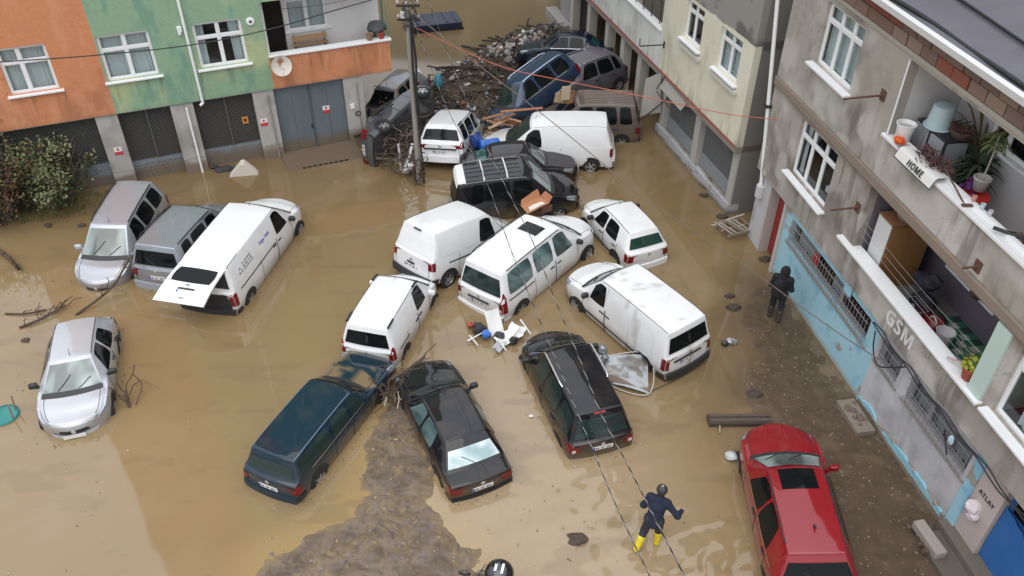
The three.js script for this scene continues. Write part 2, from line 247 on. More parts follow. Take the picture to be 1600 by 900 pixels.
  body() {
    const vs = [0, .5, 1, 1.5, 2, 2.5, 3, 3.4, 3.8, 4.2, 4.6, 5, 5.35, 5.7, 6, 6.5, 7, 7.5, 8], R = [...vs.map((v) => [v, -1]), ...vs.slice(0, -1).reverse().map((v) => [v, 1])], D = this.D, n = R.length;
    const g = grid(n - 1, D.length - 1, (u, w) => { const s = D[Math.round(w * (D.length - 1))], [v, sd] = R[Math.round(u * (n - 1))], [z, y] = this.at(s, v); return V(s.x - s.bow * (z / s.w) ** 2, y, z * sd); });
    const cap = (end) => { const s = end > 0 ? D[0] : D[D.length - 1]; return grid(10, vs.length - 1, (u, w) => { const [z0, y] = this.at(s, vs[Math.round(w * (vs.length - 1))]), z = z0 * (2 * u - 1); return V(s.x - s.bow * (z / s.w) ** 2, y, z); }); };
    const floor = grid(2, 8, (u, w) => { const s = this.st(lerp(this.F, this.B, w)); return V(s.x, s.y0, lerp(-1, 1, u) * s.w * .88); });
    return merge([g, cap(1), cap(-1), floor]);
  }
  side(sd, fb, ft, rb, rt, v0, v1, off, k = .35, nu = 8, nv = 5) { // rounded four-sided patch on a flank: x of front/rear edge at foot and top
    return grid(nu, nv, (u, w) => { const a0 = 2 * u - 1, b0 = 2 * w - 1, a = a0 * Math.sqrt(1 - k * b0 * b0 / 2), b = b0 * Math.sqrt(1 - k * a0 * a0 / 2); const U_ = (a + 1) / 2, W_ = (b + 1) / 2; return this.P(lerp(lerp(fb, ft, W_), lerp(rb, rt, W_), U_), lerp(v0, v1, W_), sd, off); });
  }
  top(xa, xb, q0a, q1a, q0b, q1b, off, nu = 12, nv = 6) { return grid(nu, nv, (u, w) => this.Q(lerp(xa, xb, w), lerp(lerp(q0a, q1a, u), lerp(q0b, q1b, u), w), off)); }
  face(end, y0, y1, z0, z1, off, nu = 10, nv = 3) { return grid(nu, nv, (u, w) => this.E(end, lerp(y0, y1, w), lerp(z0, z1, u), off)); }
  strip(pts, w, off) { // narrow ribbon along surface points [fn -> P(off)]
    const a = pts.map((f) => f(off)), n = pts.map((f, i) => f(off + .05).sub(a[i]).normalize()), L_ = [], R_ = [];
    for (let i = 0; i < a.length; i++) { const t = a[Math.min(i + 1, a.length - 1)].clone().sub(a[Math.max(i - 1, 0)]).normalize(), b = t.cross(n[i]).normalize().multiplyScalar(w / 2); L_.push(a[i].clone().add(b)); R_.push(a[i].clone().sub(b)); }
    return grid(a.length - 1, 1, (u, v) => (v ? L_ : R_)[Math.round(u * (a.length - 1))].clone());
  }
}
const seq = (a, b, n) => Array.from({ length: n + 1 }, (_, i) => lerp(a, b, i / n));
function car(name, kind, pose, label, o) {
  const [X, Y, Z, yaw, pit, rol, sl = 1, sw = 1, sh = 1] = pose, b0 = T[kind], t = { ...b0 };
  for (const k of ['L', 'ho', 'wx', 'rr', 'rb']) t[k] *= sl; t.W *= sw; t.rw *= sw; for (const k of ['H', 'cy', 'hy', 'by', 'bl']) t[k] *= sh;
  const S = new Shell(t), { F, B } = S, { W, ho, wx } = t, R0 = B + t.rr, sides = o.sides || [-1, 1];
  const c = thing(name, label, o.cat || 'car', V(X, Y, Z)); c.rotation.order = 'YZX'; c.rotation.set(rol, yaw, pit); c.updateMatrixWorld(true);
  const P_ = o.paint, pm = paint(...P_, o.mat || {}), mudc = [.19, .135, .075], q = V(0, 0, 0), dirt = o.dirt ?? .5;
  const coat = (g) => paintVerts(g, (x, y, z) => { q.set(x, y, z).applyMatrix4(c.matrixWorld); const n = fbm(q.x * 2.3 + q.y * 3, q.z * 2.3 - q.y * 2, 4); let m = sstep(.55, -.02, q.y + .5 * (n - .5)) * 1.25 * dirt; m = Math.max(m, .8 * dirt * sstep(.10, .04, Math.abs(q.y - .02 - .1 * n))); m += .16 * dirt * sstep(.45, .75, n); if (o.mudTop) m = Math.max(m, o.mudTop(x, z, n)); return mix3(P_, mudc, clamp(m)); });
  const add = (n, g, m, p = c) => mesh(n, g, m, p), body = add('body', coat(S.body()), pm);
  // glass
  const gw = o.glassF || GLASS, gs = o.glassS || GLASS, gr = o.glassR || GLASS;
  const wsA = F - ho - .04, wsB = F - wx + .05, ws = add('windscreen', skyMisted(S.top(wsA, wsB, -.93, .93, -.90, .90, .014, 22, 18), gw), gw);
  if (!o.noWiper) for (const s of [-1, 1]) add('wiper', tube(seq(0, 1, 4).map((u) => S.Q(lerp(wsA - .02, lerp(wsA, wsB, .45 + .1 * s), u), lerp(.1 + .35 * s, -.35 + .35 * s, u), .02)), .013, 8, 4), TRIM, ws);
  if (!o.noRear) {
    const xAt = (y) => { let a = B, b = R0 + .3; for (let i = 0; i < 24; i++) { const m = (a + b) / 2; S.st(m).yt < y ? a = m : b = m; } return a; }, ra = xAt(t.by + .03), rb_ = xAt(t.H - .20 - (t.rb < .09 ? .02 : 0)), g = S.top(ra, rb_, -.92, .92, -.9, .9, .010, 20, 12);
    const tg = add('rear_window', skyMisted(g, gr), gr); if (o.rearWiper !== false) add('wiper', rod(S.Q(ra, 0, .015), S.Q(lerp(ra, rb_, .55), -.42, .02), .008), TRIM, tg);
    if (o.splitRear) add('window_divider', S.strip(seq(0, 1, 4).map((u) => (f) => S.Q(lerp(ra, rb_, u), .02, f)), .05, .010), o.splitMat || TRIM, tg);
  }
  // flanks: windows, doors, handles
  const gaps = [];
  for (const sd of sides) {
    for (const [fb, ft, rb, rt] of o.win) add('side_window', skyMisted(S.side(sd, F - fb, F - ft, F - rb, F - rt, 3.12, 4.84, .006), gs), gs);
    (o.doors || []).forEach(([a, b, hx], i) => {
      gaps.push(S.strip(seq(.6, 3, 8).map((v) => (f) => S.P(F - a, v, sd, f)), .018, .004), S.strip(seq(.6, i && o.slide ? 4.8 : 3, 8).map((v) => (f) => S.P(F - b, v, sd, f)), .018, .004), S.strip(seq(F - a, F - b, 8).map((x) => (f) => S.P(x, .6, sd, f)), .016, .004));
      const h = S.P(F - (hx ?? b - .16), 2.62, sd, .018); add('door_handle', bx(h.x, h.y, h.z, .2, .035, .035, .012), o.handle || TRIM);
    });
    if (o.mould) add('side_moulding', S.strip(seq(F - ho, B + .45, 14).map((x) => (f) => S.P(x, 1.55, sd, f)), .075, .012), TRIM);
    if (o.track) add('door_track', S.strip(seq(F - o.track[0], F - o.track[1], 8).map((x) => (f) => S.P(x, o.track[2] || 2.55, sd, f)), .045, .006), GAP);
    if (o.chromeBelt) add('window_trim', S.strip(seq(F - ho - .3, B + .7, 12).map((x) => (f) => S.P(x, 3.06, sd, f)), .022, .008), CHROME);
    if (o.rib) for (const [a, b, va, vb] of o.rib) add('pressed_panel', coat(S.side(sd, F - a, F - a - .03, F - b, F - b + .03, va, vb, .012, .3)), pm);
    // wheels
    for (const wxp of [F - .80 * sl, B + .76 * sl]) {
      const arch = grid(16, 3, (u, w) => { const a = lerp(-.35, Math.PI + .35, u), rad = lerp(.02, .40, w), y = .31 + rad * Math.sin(a), x = wxp + rad * Math.cos(a); let v0 = 0, v1 = 3.2; const s = S.st(x); for (let i = 0; i < 14; i++) { const m = (v0 + v1) / 2; S.at(s, m)[1] < y ? v0 = m : v1 = m; } return S.P(x, v0, sd, .005); });
      add('wheel_arch', arch, DARK);
      const zo = S.st(wxp).w - .09, wg = lathe([[.2, -.1], [.28, -.105], [.315, -.07], [.32, 0], [.315, .07], [.28, .105], [.2, .1]], 22).rotateX(Math.PI / 2).translate(wxp, .31, sd * zo);
      const wh = add('wheel', wg, TYRE), spokes = [lathe([[0, 0], [.06, .012], [.07, 0]], 12), lathe([[.17, -.05], [.175, .01], [.205, .015], [.21, -.03]], 20)];
      for (let i = 0; i < (o.spokes || 5); i++) spokes.push(bx(.115, .0, 0, .15, .03, .05).rotateY(i / (o.spokes || 5) * 6.283));
      add('rim', merge(spokes).rotateX(sd * Math.PI / 2).translate(wxp, .31, sd * (zo + .075)), RIM, wh);
    }
    // mirror
    if (o.mirror !== false && !(o.noMirror === sd)) { const mp = S.P(F - ho - .34, 3.1, sd, .12); add('mirror', merge([bx(mp.x, mp.y + .05, mp.z, .13, .16, .22, .05), bx(mp.x, mp.y - .02, mp.z - sd * .1, .06, .05, .12)]), o.mirrorMat === 'body' ? M(...P_, .3) : TRIM); }
    // lamps
    add('headlight', grid(6, 5, (u, w) => S.P(lerp(F - .05, F - (o.lampL || .42), u), lerp(2.5 + .35 * u, 5.9 - .6 * u, w), sd, .006)), o.brokenLamp === sd ? GAP : LAMP);
    const [ty0, ty1, tz] = o.tail || [.62, .98, .70], bk = [];
    for (let i = 0; i < 2; i++) bk.push(grid(4, 4, (u, w) => { const p = S.E(-1, Math.min(lerp(ty0, ty1, w), S.D[S.D.length - 1].yt - .01), sd * lerp(tz, 1, u), .012); return p; }), grid(4, 4, (u, w) => { const y = lerp(ty0, ty1, w); let x = B + .004 + u * (o.tailWrap || .16), v0 = 0, v1 = 5; const s = S.st(x); for (let k = 0; k < 14; k++) { const m = (v0 + v1) / 2; S.at(s, m)[1] < y ? v0 = m : v1 = m; } return S.P(x, v0, sd, .012); }));
    const tl = add('taillight', merge(bk), TAIL); if (o.tailWhite) { const p = S.E(-1, ty0 + .08, sd * .9, .02); add('reverse_lamp', bx(p.x, p.y, p.z, .02, .09, .1, .008), TAILW, tl); }
    if (o.rails) { const [a, b] = o.rails.span || [F - wx - .2, R0 + .25], m = o.rails.mat; add('roof_rail', merge(o.rails.feet ? [a, b].map((x) => tube(seq(x - .18, x + .18, 5).map((xx) => S.P(xx, 5.35, sd, .04)), .036, 6, 6)).concat([tube(seq(a, b, 6).map((xx) => S.P(xx, 5.3, sd, .012)), .008, 8, 4)]) : [tube(seq(a, b, 10).map((x, i) => S.P(x, 5.35, sd, i % 10 ? .05 : .005)), o.rails.r || .02, 20, 6)]), m); }
    else add('roof_gutter', S.strip(seq(F - wx - .1, R0 + .05, 10).map((x) => (f) => S.P(x, 5.5, sd, f)), .022, .004), o.gutter || GAP);
  }
  if (!o.noCowl) add('cowl', S.top(F - ho + .1, F - ho - .05, -.95, .95, -.95, .95, .009, 12, 2), TRIM);
  // front and tail furniture
  if (!o.noFront) {
    add('grille', merge([S.face(1, .47, Math.min(.62, t.hy - .22), -.62, .62, .012)].concat([0, 1, 2].map((i) => S.face(1, .49 + i * .04, .5 + i * .04, -.6, .6, .02, 8, 1)))), BLACKP);
    add('front_bumper', S.face(1, .26, .44, -.96, .96, .03), o.bumper || pm === 0 ? o.bumper : M(...P_, .4));
    const fp = S.E(1, .42, 0, .05); add('license_plate', bx(fp.x, fp.y, 0, .012, .11, .52), PLATE);
    gaps.push(S.strip(seq(F - .16, F - ho + .05, 6).map((x) => (f) => S.Q(x, .86, f)), .014, .004), S.strip(seq(F - .16, F - ho + .05, 6).map((x) => (f) => S.Q(x, -.86, f)), .014, .004));
    const em = S.E(1, t.hy - .24, 0, .02); add('emblem', lathe([[0, .012], [.05, .01], [.06, 0]], 14).rotateZ(-Math.PI / 2).translate(em.x, em.y, 0), CHROME);
  }
  if (!o.noTail) {
    add('rear_bumper', merge([S.face(-1, .27, .50, -1, 1, .07), grid(10, 1, (u, w) => S.E(-1, .50, lerp(-1, 1, u), w * .07)), ...[-1, 1].map((sd) => grid(4, 2, (u, w) => { const y = lerp(.27, .5, w); let v0 = 0, v1 = 3; const s = S.st(B + .004 + u * .3); for (let k = 0; k < 14; k++) { const m = (v0 + v1) / 2; S.at(s, m)[1] < y ? v0 = m : v1 = m; } return S.P(B + .004 + u * .3, v0, sd, .03); }))]), o.bumper || M(...P_, .4));
    const py = o.plateY || .72, pz = (o.plateZ || 0) , pp = S.E(-1, py, 0, .012);
    if (!o.noPlate) { const pl = add('license_plate', bx(pp.x, py, pz, .014, .11, .52), PLATE); add('plate_band', bx(pp.x - .008, py, pz - .235, .004, .108, .045), PLATEB, pl); add('plate_characters', merge(['34', 'KF', '807'].map((s, i) => words(s, .06, .003).rotateY(-Math.PI / 2).translate(pp.x - .009, py, pz + [-.15, -.01, .15][i] ))), BLACKP, pl); }
    if (o.plateBar) { const e = S.E(-1, py + .11, 0, .02); add('plate_light_bar', bx(e.x, e.y, pz, .03, .05, o.plateBar), o.plateBarMat || TRIM); }
    const em = S.E(-1, Math.min(t.by - .14, py + .22), 0, .012); add('emblem', lathe([[0, .012], [.045, .01], [.055, 0]], 14).rotateZ(Math.PI / 2).translate(em.x, em.y, 0), o.emblem || CHROME);
    gaps.push(S.strip(seq(.52, t.by - .13, 6).map((y) => (f) => S.E(-1, y, .86, f)), .016, .005), S.strip(seq(.52, t.by - .13, 6).map((y) => (f) => S.E(-1, y, -.86, f)), .016, .005));
    if (o.splitRear) gaps.push(S.strip(seq(.52, t.by - .13, 6).map((y) => (f) => S.E(-1, y, .02, f)), .02, .005));
    if (o.brake) { const e = S.Q(R0 + .01, 0, .03); add('brake_light', bx(e.x, e.y, 0, .06, .035, .3, .012), o.brake === 2 ? TRIM : TAIL); }
  }
  if (o.sunroof) { const [a, b, w] = o.sunroof; add('sunroof', S.top(F - a, F - b, -w, w, -w, w, .008, 6, 4), GLASS); }
  if (o.ribs) for (let i = 0; i < o.ribs; i++) { const z = lerp(-.8, .8, i / (o.ribs - 1)); add('roof_rib', coat(tube(seq(F - wx - .35, R0 + .1, 6).map((x) => S.Q(x, z, .006)), .016, 10, 5)), o.ribMat || pm); }
  if (o.bars) for (const d of o.bars) add('roof_bar', tube(seq(-.93, .93, 8).map((z) => S.Q(F - d, z, .07)), .03, 16, 6), o.barMat || WHITEP);
  if (o.spoiler) add('spoiler', S.top(R0 + .30, R0 - .02, -.95, .95, -.92, .92, .035), o.spoiler);
  if (!o.noAntenna) { const a = S.Q(F - wx - (o.ant || .15), 0, 0), d = S.Q(F - wx - (o.ant || .15) - .1, 0, .16); add('antenna', rod(a, d, .008, .005, 5), TRIM); }
  if (gaps.length) add('panel_gap', merge(gaps), GAP);
  c.userData.shell = undefined; delete c.userData.shell;
  return { c, S, add, t, F, B, pm, coat, R0 };
}
const WHITE = [.77, .775, .78], SILVER = [.42, .445, .485], silverMat = { metalness: .45, roughness: .34 };
const BLK = [.010, .010, .013];
const winMPV = (t) => [[t.ho + .62, t.wx + .12, 2.42, 2.38], [2.52, 2.48, 3.35, 3.3], [3.45, 3.42, t.L - .32, t.L - .45]];
const vWin = (t) => [[t.ho + .55, t.wx + .06, t.wx + .68, t.wx + .60]];
{ // left side
  car('silver_minivan', 'lodgy', [-12.70, -.378, -22.243, -1.577, -.072, -.007, 1.02, .99, 1.02], 'silver minivan with black roof rails facing the camera, branch lying against its front', { paint: SILVER, mat: silverMat, win: winMPV(T.lodgy), doors: [[1.25, 2.47], [2.49, 3.5]], rails: { mat: TRIM, r: .022 }, glassF: GLASSP, mirrorMat: 'body', noMirror: -1, dirt: .4 });
  car('silver_minivan', 'partner', [-10.393, -.361, -22.148, 1.39, -.037, .007, 1.02, 1.03, .99], 'darker silver van, tail to the camera, wedged beside the white van with the open tailgate', { paint: [.31, .335, .37], mat: silverMat, win: winMPV(T.partner), doors: [[1.2, 2.4], [2.42, 3.4]], rails: { mat: TRIM }, glassR: GLASS, tail: [.7, 1.05, .8], splitMat: TRIM, dirt: .6 });
  const v = car('cargo_van', 'vito', [-8.474, -.255, -21.631, 1.372, .013, .022, 1.09, 1.04, 1.013], 'long white panel van with tailgate hanging open and faint flank lettering', { cat: 'van', paint: WHITE, win: vWin(T.vito), doors: [[1.3, 2.5, 2.34], [2.53, 3.65, 2.7]], track: [2.6, 5.0, 2.75], noRear: 1, noPlate: 1, noTail: 0, bumper: TRIM, tail: [.62, 1.06, .86], tailWrap: .14, rib: [[2.75, 3.75, 3.25, 4.7], [3.85, 5.0, 3.25, 4.7]], dirt: .45 });
  {
    const { S, c, add, B, R0 } = v, inv = c.matrixWorld.clone().invert();
    add('load_opening', merge([S.top(B + .07, R0, -.93, .93, -.9, .9, .012), S.face(-1, .5, 1.03, -.86, .86, .014)]), DARK);
    const h = [-1, 1].map((s) => S.Q(R0 + .02, s * .95, .03)), ht = h.map((p) => c.localToWorld(p.clone())); let best = 9, e;
    for (let Y = .6; Y < 2; Y += .02) { const a = U(238, 468, Y), b = U(317, 480, Y), d = Math.abs(a.distanceTo(ht[0]) - 1.2); if (d < best) { best = d; e = [a, b].map((p) => p.applyMatrix4(inv)); } }
    const at = (u, w, k) => { const a = h[0].clone().lerp(e[0], w), b = h[1].clone().lerp(e[1], w), n = b.clone().sub(a).cross(e[0].clone().sub(h[0])).normalize(); if (n.y < 0) n.negate(); return a.lerp(b, u).addScaledVector(n, k + .06 * Math.sin(w * 3.14)); };
    const tg = add('tailgate', merge([grid(6, 8, (u, w) => at(u, w, 0)), grid(6, 8, (u, w) => at(u, w, -.06)), ...[0, 1].map((s) => grid(1, 8, (u, w) => at(s, w, -.06 * u))), ...[0, 1].map((s) => grid(6, 1, (u, w) => at(u, s, -.06 * w)))]), M(...WHITE, .35, { clearcoat: 1 }));
    add('rear_window', grid(10, 5, (u, w) => { const a = 2 * u - 1, b = 2 * w - 1; return at(.5 + .43 * a * Math.sqrt(1 - .14 * b * b), .26 + .2 * b * Math.sqrt(1 - .14 * a * a), .012); }), GLASS, tg);
    add('plate_recess', grid(4, 1, (u, w) => at(lerp(.34, .68, u), lerp(.60, .65, w), .012)), TRIM, tg);
    add('license_plate', grid(4, 1, (u, w) => at(lerp(.34, .66, u), lerp(.66, .73, w), .014)), PLATE, tg); add('plate_band', grid(1, 1, (u, w) => at(lerp(.342, .37, u), lerp(.662, .728, w), .017)), PLATEB, tg);
    add('handle', grid(2, 1, (u, w) => at(lerp(.46, .56, u), lerp(.85, .87, w), .012)), TRIM, tg);
    const em = at(.5, .53, .02); add('emblem', lathe([[0, .012], [.05, .01], [.06, 0]], 12).translate(em.x, em.y, em.z), CHROME, tg);
    // lettering on the right flank
    const put = (geo, x, vv, m, n) => { const p = S.P(v.F - x, vv, 1, .016), p2 = S.P(v.F - x, vv + .3, 1, .016), up = p2.sub(p).normalize(), bk = V(1, 0, 0), mm = new THREE.Matrix4().makeBasis(bk, up, bk.clone().cross(up)); mm.setPosition(p); add(n, geo.applyMatrix4(mm), m); };
    const grey = M(.2, .2, .22, .6);
    put(words('LOTE', .17, .004), 4.25, 4.15, grey, 'lettering'); put(merge(['m', 'i'].map((_, i) => bx(0, -.03 * i, 0, .62, .012, .003))), 4.25, 3.8, grey, 'lettering_rule'); put(words('frigo TAM', .105, .004), 3.1, 4.05, M(.06, .08, .42, .6), 'lettering');
    const tri = merge([[0, .07], [-.065, -.04], [.065, -.04]].map(([x, y]) => new THREE.CylinderGeometry(.001, .05, .09, 4).rotateX(0).scale(1, 1, .1).translate(x, y, 0))); put(tri, 4.72, 4.0, grey, 'flank_logo');
    const strut = rod(S.Q(R0 + .02, .88, 0), at(.97, .45, -.05), .012); add('gas_strut', strut, TRIM);
  }
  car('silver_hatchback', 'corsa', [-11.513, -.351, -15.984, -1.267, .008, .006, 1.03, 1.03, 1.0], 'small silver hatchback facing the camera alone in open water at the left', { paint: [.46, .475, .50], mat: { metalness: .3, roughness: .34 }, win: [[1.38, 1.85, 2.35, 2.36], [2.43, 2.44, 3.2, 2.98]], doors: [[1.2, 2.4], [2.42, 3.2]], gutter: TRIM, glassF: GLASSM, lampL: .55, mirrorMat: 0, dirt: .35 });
  car('station_wagon', 'kartal', [-4.661, -.275, -14.506, 1.16, .011, -.016, 1.107, 1.016, 1.0], 'dark blue old station wagon with mud on its bonnet, nose against a white van', { paint: [.007, .024, .040], win: [[1.55, 1.95, 2.3, 2.3], [2.38, 2.38, 3.1, 3.05], [3.2, 3.15, 4.45, 4.3]], doors: [[1.4, 2.34], [2.36, 3.15]], glassR: GLASSG, glassS: GLASSG, chromeBelt: 1, gutter: M(.08, .14, .19, .3), plateY: .6, mirror: false, tail: [.55, .8, .82], mudTop: (x, z, n) => x > .75 ? sstep(.42, .55, n + .06 * Math.sin(x * 3)) * sstep(.7, 1.1, x) * .95 : 0, dirt: .5 });
  car('black_hatchback', 'hatch', [-1.599, -.333, -14.457, 2.01, .046, .012, 1.05, 1.014, 1.013], 'black hatchback with mist and painted sky reflection on its pale rear window, nose against the dark blue wagon', { paint: BLK, win: [[1.5, 1.95, 2.35, 2.35], [2.43, 2.43, 3.1, 3.02]], doors: [[1.35, 2.4], [2.42, 3.2]], glassR: GLASSC, glassS: GLASSV, glassF: GLASSG, gutter: TRIM, chromeBelt: 0, plateY: .66, tail: [.6, .86, .66], noMirror: -1, noWiper: 1, mudTop: (x, z, n) => x > 1.2 && z < -.2 ? sstep(.5, .6, n) * .7 : 0, dirt: .5 });
}
{ // middle
  car('black_minivan', 'sharan', [1.585, -.456, -15.762, 1.876, .028, -.001, .96, 1, 1], 'black people carrier with silver roof rails, its tail towards the camera in the centre', { paint: BLK, win: [[1.35, 1.9, 2.3, 2.35], [2.4, 2.42, 3.3, 3.25], [3.38, 3.35, 4.15, 4.02]], doors: [[1.2, 2.36], [2.38, 3.35]], glassR: GLASSG, glassS: GLASSG, glassF: GLASSG, rails: { mat: CHROME, r: .028, span: [.55, -.85] }, brake: 1, plateY: .82, tail: [.72, 1.0, .72], spokes: 7, noAntenna: 1, tailWhite: 1, dirt: .45 });
  car('delivery_van', 'fiorino', [-3.424, -.417, -18.633, 1.312, -.01, -.015, 1.02, .97, 1.0], 'small white panel van with black roof feet, behind the dark blue wagon', { cat: 'van', paint: WHITE, win: vWin(T.fiorino), doors: [[1.15, 2.15, 2.02], [2.18, 3.0, 2.3]], splitRear: 1, rails: { mat: TRIM, feet: 1 }, tail: [.72, 1.12, .86], tailWrap: .12, track: [2.9, 3.6, 2.5], plateY: .62, noPlate: 1, emblem: TRIM, mirrorMat: 'body', rearWiper: false, dirt: .5 });
  car('delivery_van', 'combo', [-1.694, -.336, -21.953, .851, -.171, -.028, 1.022, .997, 1.052], 'white panel van with its tail lifted, left of the passenger van', { cat: 'van', paint: WHITE, win: vWin(T.combo), doors: [[1.2, 2.35, 2.2], [2.38, 3.3, 2.6]], noRear: 1, rib: [[2.5, 3.15, 3.2, 4.6], [3.25, 4.15, 3.2, 4.6]], track: [2.5, 3.75, 2.5], bumper: TRIM, tail: [.78, 1.06, .84], tailWrap: .12, plateY: .70, brake: 2, plateBar: .3, dirt: .4 });
  const vn_ = car('passenger_van', 'viano', [.68, -.286, -21.139, .898, .037, -.042, 1.091, 1.008, 1.015], 'white passenger van with a sunroof and tall red tail lamps', { cat: 'van', paint: WHITE, win: [[1.55, 1.95, 2.55, 2.55], [2.68, 2.68, 3.55, 3.55], [3.68, 3.68, 4.85, 4.72]], doors: [[1.35, 2.6, 2.45], [2.62, 3.65, 2.8]], glassR: GLASSG, glassS: GLASSV, sunroof: [2.35, 2.85, .52], rails: { mat: TRIM, r: .016 }, tail: [.62, 1.3, .87], tailWrap: .16, plateY: .74, plateBar: .8, tailWhite: 1, track: [3.7, 4.9, 2.7], dirt: .45 });
  car('white_hatchback', 'palio', [3.595, -.351, -23.094, 1.979, -.015, -.012, 1.0, 1.0, 1.054], 'small white hatchback with a dark rear window, right of the passenger van', { paint: WHITE, win: [[1.3, 1.66, 2.1, 2.1], [2.18, 2.18, 2.95, 2.8]], doors: [[1.15, 2.12], [2.14, 3.0]], glassR: M(.015, .05, .035, .04, { ior: 1.7 }), mould: 1, tail: [.62, .92, .74], plateY: .62, noPlate: 1, dirt: .4 });
  car('delivery_van', 'doblo', [3.489, -.18, -18.576, 2.167, -.011, -.058, 1.159, 1.027, 1.011], 'white panel van with wet spotted roof, nearest the blue wall', { cat: 'van', paint: WHITE, win: vWin(T.doblo), doors: [[1.15, 2.25, 2.12], [2.28, 3.1, 2.4]], splitRear: 1, splitMat: BLACKP, mould: 1, tail: [.62, 1.02, .86], tailWrap: .14, plateY: .78, plateZ: -.1, plateBar: .95, gutter: TRIM, bumper: TRIM, rib: [[2.35, 3.3, .9, 4.4], [3.4, 4.3, 2.0, 4.4]], noAntenna: 1, dirt: .55, mudTop: (x, z, n) => x < .8 ? .35 * sstep(.70, .74, fbm(x * 5, z * 5 + 3, 2)) : 0 });
  car('black_van', 'blackvan', [.107, -.307, -24.989, .161, .042, .027, 1.068, 1, 1.03], 'black van with two white roof bars and a white rear edge, pointing right', { cat: 'van', paint: BLK, win: winMPV(T.blackvan), doors: [[1.2, 2.35], [2.37, 3.3]], glassF: GLASSP, bars: [2.55, 3.35], rails: { mat: M(.2, .2, .21, .3), r: .018 }, spoiler: WHITEP, ribs: 5, noWiper: 1, dirt: .5 });
  car('black_sedan', 'sedan', [.2, -.12, -26.85, .10, .017, -.018, 1.0, 1, 1.0], 'dark sedan half hidden between the black van and the white van behind it', { paint: [.013, .012, .017], win: [[1.5, 1.95, 2.35, 2.35], [2.43, 2.43, 3.1, 3.02]], doors: [[1.35, 2.4], [2.42, 3.2]], glassF: GLASSP, glassR: M(.04, .12, .11, .06, { ior: 1.9 }), chromeBelt: 1, dirt: .5 });
  car('white_crossover', 'logan', [-2.299, -.345, -29.363, 1.381, -.206, -.051, 1, 1.047, 1.024], 'white crossover seen from behind beside the utility pole, tail lifted clear of the water', { paint: WHITE, win: winMPV(T.logan), doors: [[1.3, 2.47], [2.49, 3.5]], rails: { mat: TRIM, feet: 1 }, tail: [.78, 1.02, .74], plateY: .66, plateBar: 1.25, dirt: .3 });
  car('delivery_van', 'combo', [1.304, -.213, -28.344, 3.086, -.048, .011, 1.157, 1, 1.01], 'white panel van pointing left, side on, at the back of the jam', { cat: 'van', paint: WHITE, win: vWin(T.combo), doors: [[1.2, 2.2, 2.05], [2.23, 3.1, 2.35]], noRear: 1, rib: [[2.3, 4.1, 1.2, 2.8]], glassF: GLASSG, tail: [.7, 1.02, .9], tailWrap: .1, dirt: .35 });
  car('brown_minivan', 'partner', [2.933, -.353, -30.578, 3.108, -.026, -.018, 1, 1.03, 1.03], 'brown minivan with a ribbed roof, behind the white van that points left', { paint: [.115, .088, .075], win: winMPV(T.partner), doors: [[1.2, 2.4], [2.42, 3.4]], ribs: 9, ribMat: M(.24, .20, .17, .6), mirror: false, tail: [.7, .95, .85], dirt: .7, gutter: M(.5, .46, .4, .5) });
  car('blue_minivan', 'lodgy', [.984, .02, -32.288, -2.476, -.339, .294, 1.025, 1.01, 1.017], 'blue people carrier with silver roof rails, tipped nose down on the debris pile', { paint: [.024, .050, .100], mat: { metalness: .3 }, win: winMPV(T.lodgy), doors: [[1.25, 2.47], [2.49, 3.5]], rails: { mat: M(.45, .55, .68, .3, { metalness: .5 }), r: .03 }, chromeBelt: 1, glassF: GLASSG, mirror: false, dirt: .2 });
  car('grey_crossover', 'suv', [2.794, .05, -33.736, 3.798, -.023, .044, 1.02, 1.013, 1.02], 'grey crossover with a red tail lamp, jammed under the cream building overhang', { paint: [.17, .165, .19], mat: { metalness: .4 }, win: [[1.7, 2.1, 2.7, 2.7], [2.78, 2.78, 3.65, 3.5], [3.72, 3.6, 4.15, 3.85]], doors: [[1.45, 2.74], [2.76, 3.7]], rails: { mat: STEEL }, chromeBelt: 1, tail: [.85, 1.08, .6], tailWrap: .3, mirror: false, dirt: .3 });
  car('navy_sedan', 'sedan', [2.35, .25, -36.6, 3.02, -.03, .12, 1.02, 1.02, 1.02], 'dark navy saloon behind the blue people carrier at the top of the jam', { paint: [.010, .016, .034], win: [[1.5, 1.95, 2.35, 2.35], [2.43, 2.43, 3.1, 3.02]], doors: [[1.35, 2.4], [2.42, 3.2]], glassR: M(.03, .085, .08, .06, { ior: 1.8 }), chromeBelt: 1, mirror: false, dirt: .2 });
  car('overturned_car', 'hatch', [-3.95, .78, -29.2, 1.09, .10, -1.47, 1.02, 1.0, 1.0], 'dark grey car lying on its side by the utility pole, one wheel in the air', { paint: [.085, .09, .10], mat: { metalness: .3 }, win: [[1.5, 1.95, 2.35, 2.35], [2.43, 2.43, 3.1, 3.02]], doors: [[1.35, 2.4], [2.42, 3.2]], chromeBelt: 1, mirror: false, tail: [.6, .86, .66], dirt: .5 });
  car('crushed_car', 'palio', [-4.9, -.15, -32.1, -2.05, -.12, .12, 1, 1, 1], 'grey crushed car behind the overturned car, nose smashed towards the garage gate', { paint: [.18, .19, .22], mat: { metalness: .3 }, win: [[1.3, 1.66, 2.1, 2.1], [2.18, 2.18, 2.95, 2.8]], doors: [[1.15, 2.12], [2.14, 3.0]], mirror: false, noFront: 1, dirt: .8, mudTop: (x, z, n) => sstep(.5, .6, n) * .8 });
}
